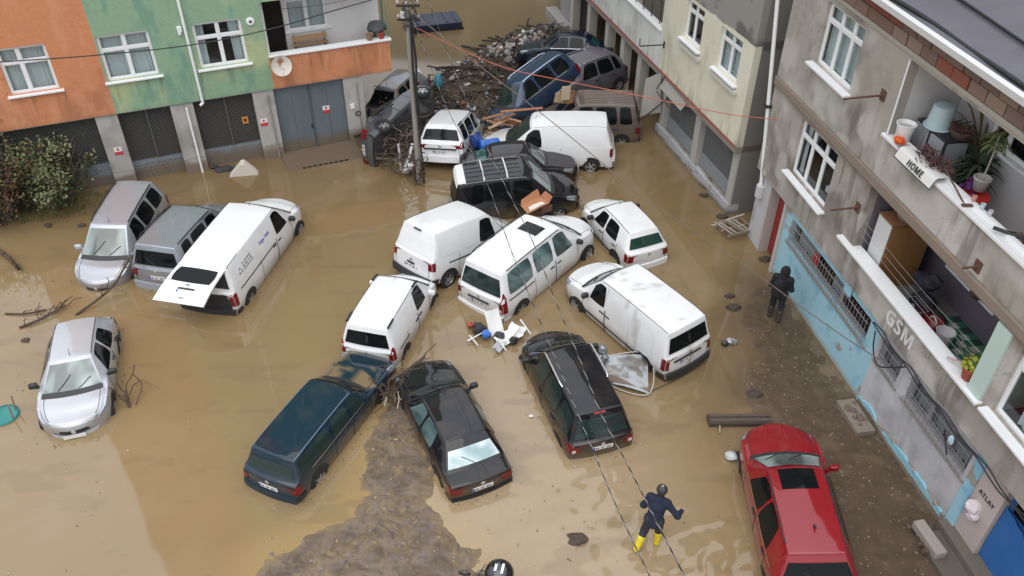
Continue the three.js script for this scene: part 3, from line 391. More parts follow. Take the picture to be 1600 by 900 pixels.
{
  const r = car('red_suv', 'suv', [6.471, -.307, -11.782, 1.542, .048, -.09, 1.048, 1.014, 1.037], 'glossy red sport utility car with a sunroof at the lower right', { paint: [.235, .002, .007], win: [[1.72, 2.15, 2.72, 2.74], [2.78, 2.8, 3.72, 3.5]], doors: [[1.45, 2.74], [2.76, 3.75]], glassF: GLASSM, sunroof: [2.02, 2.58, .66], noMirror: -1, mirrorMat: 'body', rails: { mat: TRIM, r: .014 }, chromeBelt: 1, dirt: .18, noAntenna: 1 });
  const f = r.S.Q(r.F - 3.5, .12, .01), g = r.S.Q(r.F - 3.62, .12, .09); r.add('antenna', merge([rod(f, g, .03, .012)]), TRIM);
}
// ---------------------------------------------------------------- buildings
function facade(name, label, cat, X, Z, az, flip) { // local x along the street front, z outwards
  const a = az * D2R, dx = Math.sin(a) * (flip ? -1 : 1), dz = -Math.cos(a) * (flip ? -1 : 1);
  const g = thing(name, label, cat, V(X, 0, Z), Math.atan2(-dz, dx)); g.updateMatrixWorld(true); return g;
}
const curtainG = (x0, x1, y0, y1, z, tilt = 0) => grid(36, 3, (u, v) => V(lerp(x0, x1, u) + tilt * (1 - v) * (x1 - x0) * .25, lerp(y0, y1, v), z + .025 * Math.sin(u * (x1 - x0) * 34 + Math.sin(u * 9) * 2) * (1 - .4 * v)));
// window in an opening: frame (mesh) > panes, sill, curtains, dark room behind
function win(p, x0, x1, y0, y1, z, o = {}) {
  const f = .07, d = .07, zf = z - (o.in ?? .10), bars = [bspan(x0, x0 + f, y0, y1, zf - d, zf), bspan(x1 - f, x1, y0, y1, zf - d, zf), bspan(x0 + f, x1 - f, y0, y0 + f, zf - d, zf), bspan(x0 + f, x1 - f, y1 - f, y1, zf - d, zf)];
  const cols = o.cols || [.5], ty = o.transom ? lerp(y0, y1, o.transom) : null, X = [x0 + f, ...cols.map((c) => lerp(x0, x1, c)), x1 - f], W = .045;
  cols.forEach((c) => { const x = lerp(x0, x1, c); bars.push(bspan(x - W, x + W, y0 + f, y1 - f, zf - d, zf + .004)); });
  if (ty) for (let i = 0; i < X.length - 1; i++) bars.push(bspan(X[i] + (i ? W : 0), X[i + 1] - (i < X.length - 2 ? W : 0), ty - W, ty + W, zf - d, zf + .002));
  const w = mesh('window', merge(bars), o.mat || PVC, p);
  for (let i = 0; i < X.length - 1; i++) for (const [a, b] of ty ? [[y0 + f, ty - W], [ty + W, y1 - f]] : [[y0 + f, y1 - f]]) {
    const xa = X[i] + (i ? W : 0), xb = X[i + 1] - (i < X.length - 2 ? W : 0);
    if (o.open && o.open.includes(i) && a < ty) continue;
    mesh('pane', new THREE.PlaneGeometry(xb - xa, b - a).translate((xa + xb) / 2, (a + b) / 2, zf - d / 2), PANE, w);
    mesh('sash', merge([bspan(xa, xb, a, a + .025, zf - d * .8, zf - .012), bspan(xa, xb, b - .025, b, zf - d * .8, zf - .012), bspan(xa, xa + .025, a + .025, b - .025, zf - d * .8, zf - .012), bspan(xb - .025, xb, a + .025, b - .025, zf - d * .8, zf - .012)]), o.mat || PVC, w);
  }
  if (!o.noSill) mesh('sill', bspan(x0 - .12, x1 + .12, y0 - .07, y0 - .004, zf - .02, z + (o.sillOut ?? .14), .012), o.sillMat || PVC, w);
  for (const [a, b, t] of o.curtain || []) mesh('curtain', curtainG(lerp(x0, x1, a), lerp(x0, x1, b), y0 + .02, y1 - .02, zf - d - .12, t || 0), o.cloth || CURTAIN, w);
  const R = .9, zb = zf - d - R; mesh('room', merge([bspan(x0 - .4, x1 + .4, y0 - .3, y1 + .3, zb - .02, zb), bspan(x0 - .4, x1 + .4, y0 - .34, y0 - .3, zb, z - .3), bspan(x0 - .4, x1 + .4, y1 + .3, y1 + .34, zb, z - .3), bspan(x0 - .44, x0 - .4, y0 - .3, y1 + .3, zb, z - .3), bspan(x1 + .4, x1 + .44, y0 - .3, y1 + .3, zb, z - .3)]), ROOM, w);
  return w;
}
const flooded = (f) => (x, y) => mix3(f(x, y), [.17, .125, .08], .85 * sstep(.62, .30, y + .35 * (fbm(x * 1.7, y * 2, 4) - .5)) + .4 * sstep(.06, .0, Math.abs(y - .62 + .1 * fbm(x * 2, 3, 2))));
const plaster = (base, dark, light, o = {}) => (x, y) => {
  const a = fbm(x * .8 + (o.s || 0), y * .8, 4), b = fbm(x * 4 + (o.s || 0), y * 1.1 + 7, 4), g = fbm(x * 16, y * 16, 3);
  let c = mix3(base, dark, clamp(sstep(.5, .78, a) * (o.da ?? .7) + sstep(.55, .8, b) * (o.db ?? .45)));
  c = mix3(c, light, sstep(.55, .75, fbm(x * .6 + 31, y * .7 + 4 + (o.s || 0), 3)) * (o.la ?? .5));
  const k = .93 + .14 * g; return [c[0] * k, c[1] * k, c[2] * k];
};
function noticeMat(orange) { return M(1, 1, 1, .5, { map: tex(64, 64, (u, v) => { if (orange) return Math.hypot(u - .5, v - .5) < .25 ? [.05, .04, .03] : [.62, .25, .06]; if (v < .42) return (v > .1 && v < .32 && u > .12 && u < .88 && Math.sin(u * 60) > -.2) ? [.6, .1, .1] : [.55, .02, .04]; return (Math.abs(u - .5) < .2 && v > .55 && v < .88 && Math.hypot(u - .5, v - .7) < .16) ? [.5, .05, .06] : [.78, .77, .74]; }) }); }

// ---- orange and green apartment block on the left
{
  const b = facade('apartment_building', 'apartment block painted orange and green above grey shutters, at the upper left', 'building', -15.93, -25.22, 67.3);
  const OR = [.60, .245, .115], GR = [.265, .40, .265], x0 = -1.8, x1 = 12.25, yt = 27;
  const col = (x, y) => {
    const isO = x < 2.47 || (x > 7.84 && y < 3.98), e = fbm(x * .7, y * .7, 4), f = fbm(x * 3.2, y * .9, 4);
    let c = isO ? mix3(OR, [.46, .19, .10], sstep(.5, .75, e)) : mix3(GR, [.42, .48, .27], sstep(.42, .68, e));
    if (!isO) c = mix3(c, [.13, .29, .22], sstep(.5, .75, f) * .6); else c = mix3(c, [.66, .31, .17], sstep(.5, .72, f) * .5);
    for (const [sx0, sx1, sy] of [[-.5, 1.15, 3.9], [2.45, 4.25, 3.9], [5.4, 7.25, 3.87], [7.9, 12.2, 3.95]]) if (x > sx0 && x < sx1 && y < sy && y > 2.75) c = mix3(c, c.map((q) => q * .62), .8 * sstep(.55, .8, fbm(x * 7, y * .6, 3)) * sstep(2.7, sy, y));       // rain drips under the sills
    const cr = Math.abs(fbm(x * 1.1 + 40, y * 1.1, 4) - .5); if (cr < .004 && fbm(x * .5, y * .5 + 9, 2) > .56) c = c.map((q) => q * .7);   // hairline cracks
    c = mix3(c, c.map((q) => q * .7), .7 * sstep(3.0, 2.8, y + .12 * fbm(x * 3, 1, 3)));
    const k = .9 + .2 * fbm(x * 14, y * 14, 3); return c.map((q) => q * k);
  };
  const m = wallMat(x0, x1, 2.7, 12, col, 60);
  const ws = [[-.42, 1.03, 3.97, 5.52], [2.53, 4.15, 3.96, 5.52], [5.52, 7.14, 3.93, 5.52]];
  wall(b, 'wall', m, x0, x1, 2.8, 6.3, -.25, 0, [...ws, [7.84, x1 - .001, 3.98, 5.95]]);
  mesh('upper_wall', uvBox(panel(x0, x1, 6.302, yt, -.25, 0), m), m, b);
  wall(b, 'end_wall', m, x0, x0 + .25, -1, yt, -9, -.252); mesh('end_wall', bspan(11.9, 12.15, 6.3, yt, -9, -1.7), M(.5, .5, .48, .9), b);
  mesh('end_wall', bspan(10.9, 11.1, -1, 2.6, -9, -.45), CONC, b); mesh('roof', bspan(x0, x1, yt + .01, yt + .3, -9, .3), CONC, b);
  mesh('floor_slab', bspan(x0 + .002, x1 - .002, 2.785, 2.797, -9, -.002), M(.25, .24, .22, .9), b);
  win(b, ...ws[0], 0, { transom: .66, cols: [.42], curtain: [[0, .42], [.44, 1]], sillOut: .12 });
  win(b, ...ws[1], 0, { transom: .66, curtain: [[0, .5], [.52, 1, .3]], sillOut: .12 });
  win(b, ...ws[2], 0, { transom: .66, curtain: [[0, .22, -.3], [.72, 1, .3]], sillOut: .12 });
  // balcony with white coping
  const wm = M(.78, .77, .76, .85, { bumpMap: grit, bumpScale: .003 });
  mesh('coping', bspan(7.84, 12.32, 3.982, 4.05, -.3, .06, .012), PVC, b);
  mesh('balcony_wall', uvBox(panel(7.84, 12.25, 2.8, 6.2, -1.55, -1.3, [[7.95, 8.72, 2.85, 5.75], [8.82, 10.3, 4.32, 5.75]]), m), wm, b);
  mesh('balcony_side', bspan(7.84, 7.94, 3.99, 6.2, -1.3, -.25), wm, b); mesh('balcony_floor', bspan(7.84, 12.2, 2.8, 2.9, -1.3, -.25), CONC, b); mesh('balcony_ceiling', bspan(7.94, 12.2, 6.0, 6.2, -1.3, -.252), wm, b);
  mesh('balcony_post', rod(V(12.18, 2.8, -.5), V(12.18, 6.2, -.5), .03), M(.05, .16, .13, .5), b); mesh('balcony_side_parapet', bspan(12.16, 12.26, 2.82, 3.97, -1.3, -.26), M(.16, .30, .26, .8), b);
  mesh('door_recess', bspan(7.96, 8.71, 2.9, 5.74, -2.3, -1.56), M(.02, .016, .014, .9), b);
  win(b, 8.82, 10.3, 4.32, 5.75, -1.3, { transom: .78, curtain: [[0, .5], [.55, 1]], in: .04, sillOut: .06 });
  mesh('wall_vent', lathe([[.05, .05], [.13, .05], [.14, .03], [.14, 0]], 16).rotateX(Math.PI / 2).translate(7.44, 5.36, 0), PVC, b); mesh('vent_hole', new THREE.CylinderGeometry(.055, .055, .02, 14).rotateX(Math.PI / 2).translate(7.44, 5.36, .03), DARK, b);
  mesh('meter_box', merge([bx(5.12, 5.42, .05, .15, .2, .1, .02), bx(5.1, 5.28, .05, .1, .1, .09, .02)]), PVC, b);
  mesh('drainpipe', merge([rod(V(5.30, 2.72, .08), V(5.28, 26, .08), .05), rod(V(5.2, 2.66, .08), V(5.31, 2.74, .08), .05)]), PVC, b);
  mesh('drainpipe', rod(V(4.72, -.6, .02), V(4.72, 2.62, .02), .045), PVC, b);
  // ground floor
  const GM = wallMat(x0, 12, -1, 2.8, flooded(plaster([.44, .42, .395], [.28, .26, .23], [.5, .49, .47])), 40), P = (a, c) => wall(b, 'pillar', GM, a, c, -1, 2.78, -.55, -.06);
  [[x0 + .26, -1.4], [1.74, 2.45], [4.19, 4.96], [7.03, 7.78], [10.36, 11.08]].forEach(([a, c]) => P(a, c));
  const BG = wallMat(x0, 12, -1, 2.8, flooded((x, y) => { const n = .85 + .3 * fbm(x * 5, y * 5, 3); return [.20 * n, .235 * n, .265 * n]; }), 40, .6), GT = wallMat(x0, 12, -1, 2.8, flooded((x, y) => { const n = .85 + .3 * fbm(x * 3, y * 1.2 + 5, 4); return [.135 * n, .165 * n, .19 * n]; }), 40, .5), LAT = M(.13, .13, .128, .5, { metalness: .2 }), DK = M(.075, .07, .066, .4);
  [[-1.4, 1.74, .88], [2.45, 4.19, .75], [4.96, 7.03, .72]].forEach(([a, c, h], i) => {
    const s = wall(b, 'shop_front', BG, a, c, -1, h, -.42, -.34);
    mesh('dark_glass', bspan(a, c, h + .002, 2.78, -.5, -.42), DK, s);
    const L = []; for (let x = a - 1.6; x < c; x += .13) for (const k of [-1, 1]) { let p = k > 0 ? V(x, h, 0) : V(x + 1.7, h, 0), q = k > 0 ? V(x + (2.78 - h), 2.78, 0) : V(x + 1.7 - (2.78 - h), 2.78, 0); const cl = (p, q) => { for (const e of [p, q]) { const o = e === p ? q : p; if (e.x < a) { e.lerp(o, (a - e.x) / (o.x - e.x)); } else if (e.x > c) e.lerp(o, (e.x - c) / (e.x - o.x)); } }; if (Math.max(p.x, q.x) <= a || Math.min(p.x, q.x) >= c) continue; cl(p, q); p.z = q.z = -.33 + k * .008; L.push(rod(p, q, .009, .009, 4)); }
    stuff(mesh('lattice_shutter', merge(L), LAT, s));
    if (i === 1) { const K = []; for (let x = a; x < c; x += .2) for (let y = 0; y < h - .1; y += .14) K.push(bx(x + .06 + (Math.round(y / .14) % 2) * .1, y, -.335, .09, .012, .012).rotateZ(0)); stuff(mesh('lattice_panel', merge(K), LAT, s)); }
    if (i !== 0) mesh('mullion', bspan((a + c) / 2 + .02, (a + c) / 2 + .07, h, 2.78, -.34, -.30), LAT, s);
  });
  const gate = wall(b, 'garage_gate', GT, 7.8, 9.06, -.1, 2.78, -.34, -.24); gate.userData = {};
  wall(b, 'gate_leaf', GT, 9.1, 10.34, -.06, 2.78, -.34, -.24).rotation.y = 0;
  mesh('gate_rail', merge([bspan(9.03, 9.12, -.06, 2.78, -.24, -.215), ...[8.4, 9.7].map((x) => bspan(x, x + .012, 0, 2.5, -.24, -.234))]), M(.08, .10, .12, .6), gate); mesh('gate_handle', bx(9.0, 1.0, -.2, .04, .2, .04), IRON, gate);
  mesh('gate_gap', bspan(7.79, 10.36, -1, 2.78, -.6, -.5), DARK, b);
  const NM = noticeMat(); [[2.14, 1.39, -.055], [7.25, 1.55, -.055], [9.62, 1.56, -.235]].forEach(([x, y, z]) => mesh('notice', bx(x, y, z, .26, .3, .012), NM, b)); mesh('sticker', bx(6.62, 1.64, -.30, .22, .28, .012), noticeMat(1), b);
  mesh('junction_box', bx(10.6, 1.6, -.03, .16, .2, .06, .01), PVC, b); mesh('hose_coil', new THREE.TorusGeometry(.09, .025, 6, 18).translate(10.78, 1.28, -.02), RUST, b); mesh('cable_conduit', merge([rod(V(7.6, -.6, -.03), V(7.55, 2.6, -.03), .03), rod(V(10.85, -.6, -.03), V(10.85, 2.5, -.03), .02)]), CONC, b);
  // satellite dish, bench and pots on the balcony
  const dish = thing('satellite_dish', 'rusty white satellite dish at the corner of the green wall and the orange balcony', 'satellite dish', b.localToWorld(V(8.18, 3.77, .32)), b.rotation.y);
  mesh('reflector', lathe([[0, 0], [.36, .11]], 26), M(1, 1, 1, .6, { vertexColors: true }), dish).geometry = paintVerts(lathe([[0, 0], [.06, .003], [.12, .012], [.18, .025], [.25, .05], [.3, .075], [.36, .11]], 30).rotateX(Math.PI / 2 - .25), (x, y) => mix3([.62, .58, .52], [.32, .13, .04], sstep(.36, .5, fbm(x * 6 + 3, y * 3, 3)) * sstep(.22, .05, Math.abs(x) + Math.max(0, Math.abs(y) - .16))));
  mesh('feed_arm', merge([rod(V(0, -.34, .06), V(0, -.05, .45), .012), bx(0, -.03, .47, .06, .06, .09, .02)]), PVC, dish); mesh('wall_bracket', rod(V(0, 0, -.3), V(0, 0, -.02), .03), IRON, dish);
  const bench = thing('balcony_bench', 'worn wooden bench under the balcony window', 'bench', b.localToWorld(V(9.5, 2.9, -.85)), b.rotation.y);
  for (const y of [1.18, 1.30]) mesh('slat', bx(0, y, -.14, 1.3, .1, .03, .008), M(.42, .27, .14, .7), bench); for (const z of [-.05, .08]) mesh('slat', bx(0, 1.05, z, 1.3, .03, .11, .008), WOOD, bench); for (const x of [-.55, .55]) mesh('leg', merge([bx(x, .5, .05, .05, 1.05, .05), bx(x, .9, -.17, .05, .95, .04)]), IRON, bench);
  const pots = [[11.55, .13, [.30, .18, .11], 'brown'], [11.98, .12, [.42, .06, .04], 'red']];
  for (const [x, r, c, n] of pots) { const p = thing('plant_pot', `${n} plant pot on the end of the white balcony coping`, 'plant pot', b.localToWorld(V(x, 4.05, -.12)), 0); mesh('pot', lathe([[0, 0], [r * .75, 0], [r, .22], [r + .02, .24], [r - .01, .24], [r - .02, .2], [0, .2]], 16), M(...c, .7), p); mesh('soil', new THREE.CylinderGeometry(r * .9, r * .9, .02, 12).translate(0, .2, 0), BARK, p); }
  const tub = thing('plastic_tub', 'dark grey plastic tub upside down over a green crate on the balcony corner', 'tub', b.localToWorld(V(11.95, 4.3, -.5)), .3);
  mesh('tub', lathe([[.0, .22], [.3, .2], [.36, .06], [.38, 0], [.36, 0]], 20), M(.06, .065, .07, .6), tub); mesh('crate', bx(-.2, -.18, 0, .3, .3, .3, .04), M(.03, .16, .10, .6), tub);
}

// ---- cream building behind
{
  const b = facade('cream_building', 'cream building with grey stained upper storey, overhanging the flooded street', 'building', 7.27, -24.49, -15.5, true);
  const x0 = -22, x1 = .13, m = wallMat(x0, x1, 2.6, 13, (x, y) => { // cream below, bare grey render above
    const s = -x, top = 6.1 + .12 * (fbm(x * 2, 3, 3) - .5); let c = plaster([.70, .675, .53], [.52, .49, .38], [.76, .74, .63], { s: 3, da: .5, db: .5 })(x, y);
    if (s > 6.2 && y < 4.2) c = plaster([.64, .65, .61], [.45, .45, .42], [.70, .70, .67], { s: 9 })(x, y);
    if (y > top) c = mix3([.30, .285, .265], [.13, .12, .11], clamp(.9 * sstep(.45, .62, fbm(x * 1.2, y * 1.6 + 3, 4)) ));
    c = mix3(c, [.22, .20, .15], .5 * sstep(.5, .75, fbm(x * 7, y * .5, 3)) * sstep(3.4, 2.7, y)); return c;
  }, 48);
  const W1 = [-4.65, -3.3, 4.6, 5.97], W2 = [-2.07, -.6, 4.56, 5.97];
  wall(b, 'wall', m, x0, x1, 2.68, 22, -.25, 0, [W1, W2, [-12, -6.45, 4.12, 5.9]]);
  win(b, ...W1, 0, { transom: .74, cols: [.45], sillOut: .16, curtain: [[.8, 1]] }); win(b, ...W2, 0, { transom: .74, cols: [.5], sillOut: .16, curtain: [[0, .45], [.5, .95]] });
  for (const [a, c] of [[-4.85, -3.1], [-2.27, -.4]]) mesh('ledge', bspan(a, c, 4.3, 4.42, .002, .12), M(.62, .61, .55, .8), b);
  mesh('coping', bspan(-12, -6.42, 4.122, 4.2, -.28, .07, .012), PVC, b); mesh('balcony_back', bspan(-12, -6.3, 2.7, 6, -1.7, -1.6), M(.33, .30, .27, .9), b); mesh('balcony_side', bspan(-6.45, -6.35, 2.7, 6, -1.6, -.25), M(.5, .48, .4, .9), b); mesh('balcony_floor', bspan(-12, -6.45, 2.7, 2.8, -1.6, -.25), CONC, b); mesh('balcony_ceiling', bspan(-12, -6.3, 5.91, 6.05, -1.6, -.252), CONC, b);
  mesh('balcony_railing', merge([...[-11, -10.2, -9.4, -8.6, -7.8, -7].map((x) => rod(V(x, 4.2, -.15), V(x, 5.9, -.15), .02)), rod(V(-12, 5, -.15), V(-6.45, 5, -.15), .015)]), IRON, b);
  mesh('end_wall', uvBox(panel(-9, -.252, -1, 13, x1 - .25, x1), m), M(.20, .19, .175, .95, { bumpMap: grit, bumpScale: .006 }), b).rotation.y = 0;
  b.children[b.children.length - 1].geometry = bspan(x1 - .25, x1 - .002, -1, 22, -9, -.252);
  mesh('end_band', bspan(x1 - .002, x1 + .02, 6.0, 6.25, -9, -.25), M(.11, .10, .095, .9), b);
  mesh('roof', bspan(x0, x1, 22.002, 22.3, -9, .3), CONC, b); mesh('floor_slab', bspan(x0, x1 - .002, 2.45, 2.675, -9, -.01), M(.30, .24, .20, .9), b);
  mesh('slab_edge_conduit', rod(V(x0, 2.72, .03), V(x1, 2.72, .03), .025), M(.32, .06, .05, .6), b);
  // ground floor: plinth, columns, corrugated shutters
  wall(b, 'plinth', wallMat(-6.2, x1, -1, .5, (x, y) => mix3([.42, .43, .45], [.19, .15, .11], .9 * sstep(.25, .05, y + .3 * (fbm(x * 2, y * 3, 4) - .5)) + .5 * sstep(.6, .7, fbm(x * 3, y * 5, 3))), 48), -6.2, x1, -1, .42, -.55, -.12);
  for (const [a, c] of [[-.25, .1], [-3.15, -2.75], [-6.1, -5.75]]) mesh('column', bspan(a, c, .42, 2.45, -.55, -.2), M(.42, .40, .37, .9), b);
  for (const [a, c] of [[-2.75, -.25], [-5.75, -3.15]]) { const s = mesh('steel_shutter', bspan(a, c, .42, 2.45, -.48, -.44), M(.13, .135, .14, .6), b), L = []; for (let x = a + .06; x < c; x += .12) L.push(bspan(x, x + .05, .44, 2.4, -.44, -.42)); stuff(mesh('corrugation', merge(L), M(.15, .155, .16, .6), s)); mesh('low_panel', bspan(a, c, .43, .95, -.42, -.39), M(.25, .265, .28, .7), s); }
  for (const x of [-8.4, -10.3, -12.2, -14.6, -17]) mesh('column', bspan(x - .2, x + .2, -1, 2.45, -.5, -.12), M(.44, .42, .36, .9), b);
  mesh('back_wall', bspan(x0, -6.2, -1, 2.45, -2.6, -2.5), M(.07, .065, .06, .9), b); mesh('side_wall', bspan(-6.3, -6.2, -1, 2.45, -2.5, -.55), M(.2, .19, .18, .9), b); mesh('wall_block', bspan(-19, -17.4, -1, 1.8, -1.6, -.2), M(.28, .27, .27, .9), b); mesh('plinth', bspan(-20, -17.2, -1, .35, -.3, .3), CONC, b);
  const aw = thing('awning_frame', 'bent metal awning frame under the cream overhang', 'awning', b.localToWorld(V(-5.6, 2.6, 0)), b.rotation.y);
  mesh('sheet', grid(4, 2, (u, v) => V(lerp(0, 1.9, u), -.02 - v * .30 - .1 * u, .02 + .2 * v - .05 * u)), M(.30, .28, .25, .7), aw); mesh('frame_rod', merge([rod(V(0, .15, 0), V(0, -.4, .32), .02), rod(V(0, -.5, .3), V(2.1, -.7, .28), .02)]), IRON, aw);
  const hook = thing('wall_bracket', 'black iron bracket on the cream wall below the far balcony', 'bracket', b.localToWorld(V(-6.05, 3.75, 0)), b.rotation.y);
  mesh('arm', merge([rod(V(0, 0, 0), V(-.1, 0, .95), .025), rod(V(-.1, 0, .95), V(-.1, .3, .97), .02), bx(0, 0, .01, .1, .25, .03)]), IRON, hook);
}

// ---- rendered building on the right
const RB = facade('rendered_building', 'tall grey rendered building with two open balconies along the right edge', 'building', 9.97, -10.29, -9.6, true);
{
  const b = RB, x0 = -13.15, x1 = 6.5;
  const m = wallMat(-14, 6.5, 2.5, 9.5, (x, y) => {
    let c = plaster([.385, .350, .310], [.20, .175, .15], [.56, .535, .50], { s: 21, da: .85, db: .5, la: .8 })(x, y);
    c = mix3(c, [.20, .155, .115], .75 * sstep(.32, .02, Math.abs(y - 5.5 + .12 * fbm(x, 1, 2)) ) * (.5 + .5 * fbm(x * 2.2, y * 3, 3)));       // damp band at the floor line
    c = mix3(c, [.16, .145, .125], .55 * sstep(.52, .7, fbm(x * 1.6 + 5, y * 1.4, 4)) * sstep(3.7, 2.9, y));                                 // grime low down
    c = mix3(c, [.58, .55, .50], .6 * sstep(.56, .68, fbm(x * 1.1 + 60, y * .9, 3)) * sstep(7.4, 6.6, y) );
    { const cr = Math.abs(fbm(x * .9 + 70, y * 1.3, 4) - .5); if (cr < .0035 && fbm(x * .45 + 2, y * .5, 2) > .56) c = c.map((q) => q * .68); c = mix3(c, [.15, .135, .115], .55 * sstep(.56, .72, fbm(x * 6, y * .55 + 20, 3)) * sstep(.45, .6, fbm(x * .7, y * .4 + 3, 2))); }
    for (const [sx, sy] of [[-9.3, 6.9], [-11.4, 3.5], [-9.1, 3.5], [-7.4, 6.7], [-7.3, 3.4], [-4.2, 6.6]]) c = mix3(c, [.62, .60, .56], .7 * Math.exp(-Math.abs(x - sx + .1 * (fbm(y * 3, sx, 2) - .5)) * 9) * sstep(sy - 1.1, sy - .1, y) * sstep(sy + .05, sy - .05, y));
    return c;
  }, 56);
  const WT = [-11.3, -9.35, 6.9, 8.55], WL = [-11.2, -9.05, 3.6, 5.3], WR = [-1.5, .6, 3.66, 5.34], UB = [-7.38, 4, 6.7, 8.62], LB = [-7.35, -1.82, 3.52, 5.42];
  wall(b, 'wall', m, x0, x1, 2.6, 8.7, -.25, 0, [WT, WL, WR, UB, LB]);
  wall(b, 'end_wall', m, x0, x0 + .25, -1, 9.2, -10, -.252);
  win(b, ...WT, 0, { transom: .72, cols: [.36, .68], sillOut: .2, curtain: [[0, .34], [.36, .97]] });
  win(b, ...WL, 0, { transom: .72, cols: [.33, .66], sillOut: .2, curtain: [[.02, .12]] });
  mesh('white_box', bspan(-9.75, -9.3, 3.75, 3.95, -.6, -.35, .02), PVC, b);
  win(b, ...WR, 0, { transom: .74, cols: [.5], sillOut: .22, curtain: [[.2, .5], [.62, 1]] });
  mesh('floor_ledge', bspan(x0, x1, 5.44, 5.72, -.02, .075, .05), M(.27, .215, .17, .9, { bumpMap: grit, bumpScale: .01 }), b);
  
  mesh('floor_slab', bspan(x0 + .01, x1, 2.585, 2.597, -10, -.02), CONC, b);
  // brick band, gutter, roof
  mesh('lintel', bspan(x0, x1, 8.702, 8.80, -.3, .03), M(.38, .35, .30, .9), b);
  mesh('brick_backing', bspan(x0, x1, 8.81, 9.36, -.3, -.02), M(.30, .22, .17, .9), b);
  const bricks = [[.20, .125, .095], [.25, .085, .055], [.235, .15, .12], [.19, .13, .105], [.27, .19, .15]].map((c) => M(...c, .9, { bumpMap: grit, bumpScale: .004 })), bg = [0, 1, 2].map((i) => bx(0, 0, 0, .565 - i * .012, .255, .07, .012));
  for (let r = 0; r < 2; r++) for (let i = 0; i < 31; i++) { const x = -12.6 + i * .58 + (r % 2) * .29; if (x > 5.5) continue; const k = fbm(x * .5, r * .7, 2), q = mesh('brick', pick(bg), bricks[k > .62 ? 1 : pick([0, 2, 3, 3, 4, 4])], b); q.position.set(x, 8.945 + r * .268, .005 + rr(-.012, .012)); q.rotation.z = rr(-.01, .01); }
  mesh('gutter', merge([bspan(x0, x1, 9.37, 9.40, -.3, .30), bspan(x0, x1, 9.40, 9.50, .24, .30), bspan(x0, x1, 9.46, 9.50, .14, .24)]), M(1, 1, 1, .6, { bumpMap: grit, bumpScale: .012, map: tex(256, 64, (u, v) => mix3([.58, .58, .57], [.22, .21, .2], sstep(.42, .7, fbm(u * 30, v * 5, 4)))) }), b);
  const rm = M(1, 1, 1, .55, { map: tex(256, 256, (u, v) => { const n = fbm(u * 14, v * 10, 4); return mix3([.085, .08, .095], [.135, .13, .15], n); }) });
  const rg = grid(40, 20, (u, v) => V(lerp(x0, x1, u), 9.46 + v * 1.1 + .03 * fbm(u * 20, v * 9, 3) + (v > .02 && v < .14 ? .03 : 0), lerp(.13, -10, v))); const uvr = new Float32Array(rg.attributes.position.count * 2); for (let i = 0; i < uvr.length / 2; i++) { uvr[2 * i] = rg.attributes.position.getX(i) / 8; uvr[2 * i + 1] = rg.attributes.position.getZ(i) / 8; } rg.setAttribute('uv', new THREE.BufferAttribute(uvr, 2)); mesh('roof', rg, rm, b);
  mesh('roof_seam', merge([tube(seq(0, 1, 16).map((u) => V(lerp(x0, x1, u), 9.52 + .03 * Math.sin(u * 30), -.02 - .06 * Math.sin(u * 23))), .05, 60, 5), tube(seq(0, 1, 16).map((u) => V(lerp(-12, x1, u), 9.68, -1.15 + .3 * u - .1 * Math.sin(u * 11))), .035, 60, 5)]), M(.02, .02, .022, .5), b);
  // upper balcony
  const wt = M(.60, .585, .575, .85, { bumpMap: grit, bumpScale: .003 });
  mesh('coping', merge([bspan(-7.5, 4, 6.702, 6.78, -.3, .08, .012), bspan(-7.2, 4, 6.782, 6.86, -.22, -.14)]), PVC, b);
  mesh('balcony_back', panel(-7.38, 4, 5.7, 8.7, -1.75, -1.6, [[-6.15, -4.7, 7.15, 8.1]]), wt, b); mesh('balcony_side', bspan(-7.5, -7.38, 5.7, 8.7, -1.6, -.252), wt, b); mesh('balcony_floor', bspan(-7.38, 4, 5.7, 5.8, -1.6, -.252), M(.48, .46, .45, .7), b); mesh('balcony_ceiling', bspan(-7.38, 4, 8.63, 8.698, -1.6, -.252), wt, b);
  win(b, -6.15, -4.7, 7.15, 8.1, -1.6, { cols: [.38], in: .03, sillOut: .1 });
  mesh('edge_beading', rod(V(-7.37, 6.8, .012), V(-7.38, 8.6, .012), .025), PVC, b);
  // lower balcony
  const pu = M(.155, .135, .165, .85);
  mesh('coping', bspan(-7.9, -1.75, 3.522, 3.60, -.24, .16, .012), PVC, b);
  mesh('balcony_back', panel(-7.35, -1.82, 2.7, 5.45, -2.1, -1.95, [[-6.0, -4.3, 3.72, 4.6]]), pu, b); mesh('balcony_side', bspan(-7.5, -7.35, 2.7, 5.45, -1.95, -.252), pu, b); mesh('balcony_side', bspan(-1.82, -1.7, 2.7, 5.45, -1.95, -.252), M(.50, .60, .55, .8), b); mesh('balcony_ceiling', bspan(-7.35, -1.82, 5.43, 5.5, -1.95, -.252), wt, b);
  win(b, -6.0, -4.3, 3.72, 4.6, -1.95, { cols: [.5], in: .03, sillOut: .14 });
  const fl = mesh('balcony_floor', bspan(-7.35, -1.82, 2.6, 2.78, -1.95, -.252), M(.2, .2, .19, .8), b);
  const tm = [M(.035, .17, .11, .5), M(.45, .46, .42, .5), M(.10, .24, .16, .5), M(.03, .06, .05, .5)], tg = bspan(0, .205, 0, .012, 0, .205);
  for (let i = 0; i < 15; i++) for (let j = 0; j < 8; j++) { const t = mesh('tile', tg, tm[(i + j) % 2 ? (hash(i, j) > .3 ? 0 : 2) : (hash(i, j) > .25 ? 1 : 3)], fl); t.position.set(-5.2 + i * .215, 2.782, -1.92 + j * .213); }
  mesh('mint_column', bspan(-2.22, -1.80, 3.625, 5.415, -.24, .06), M(.50, .62, .57, .8), b);
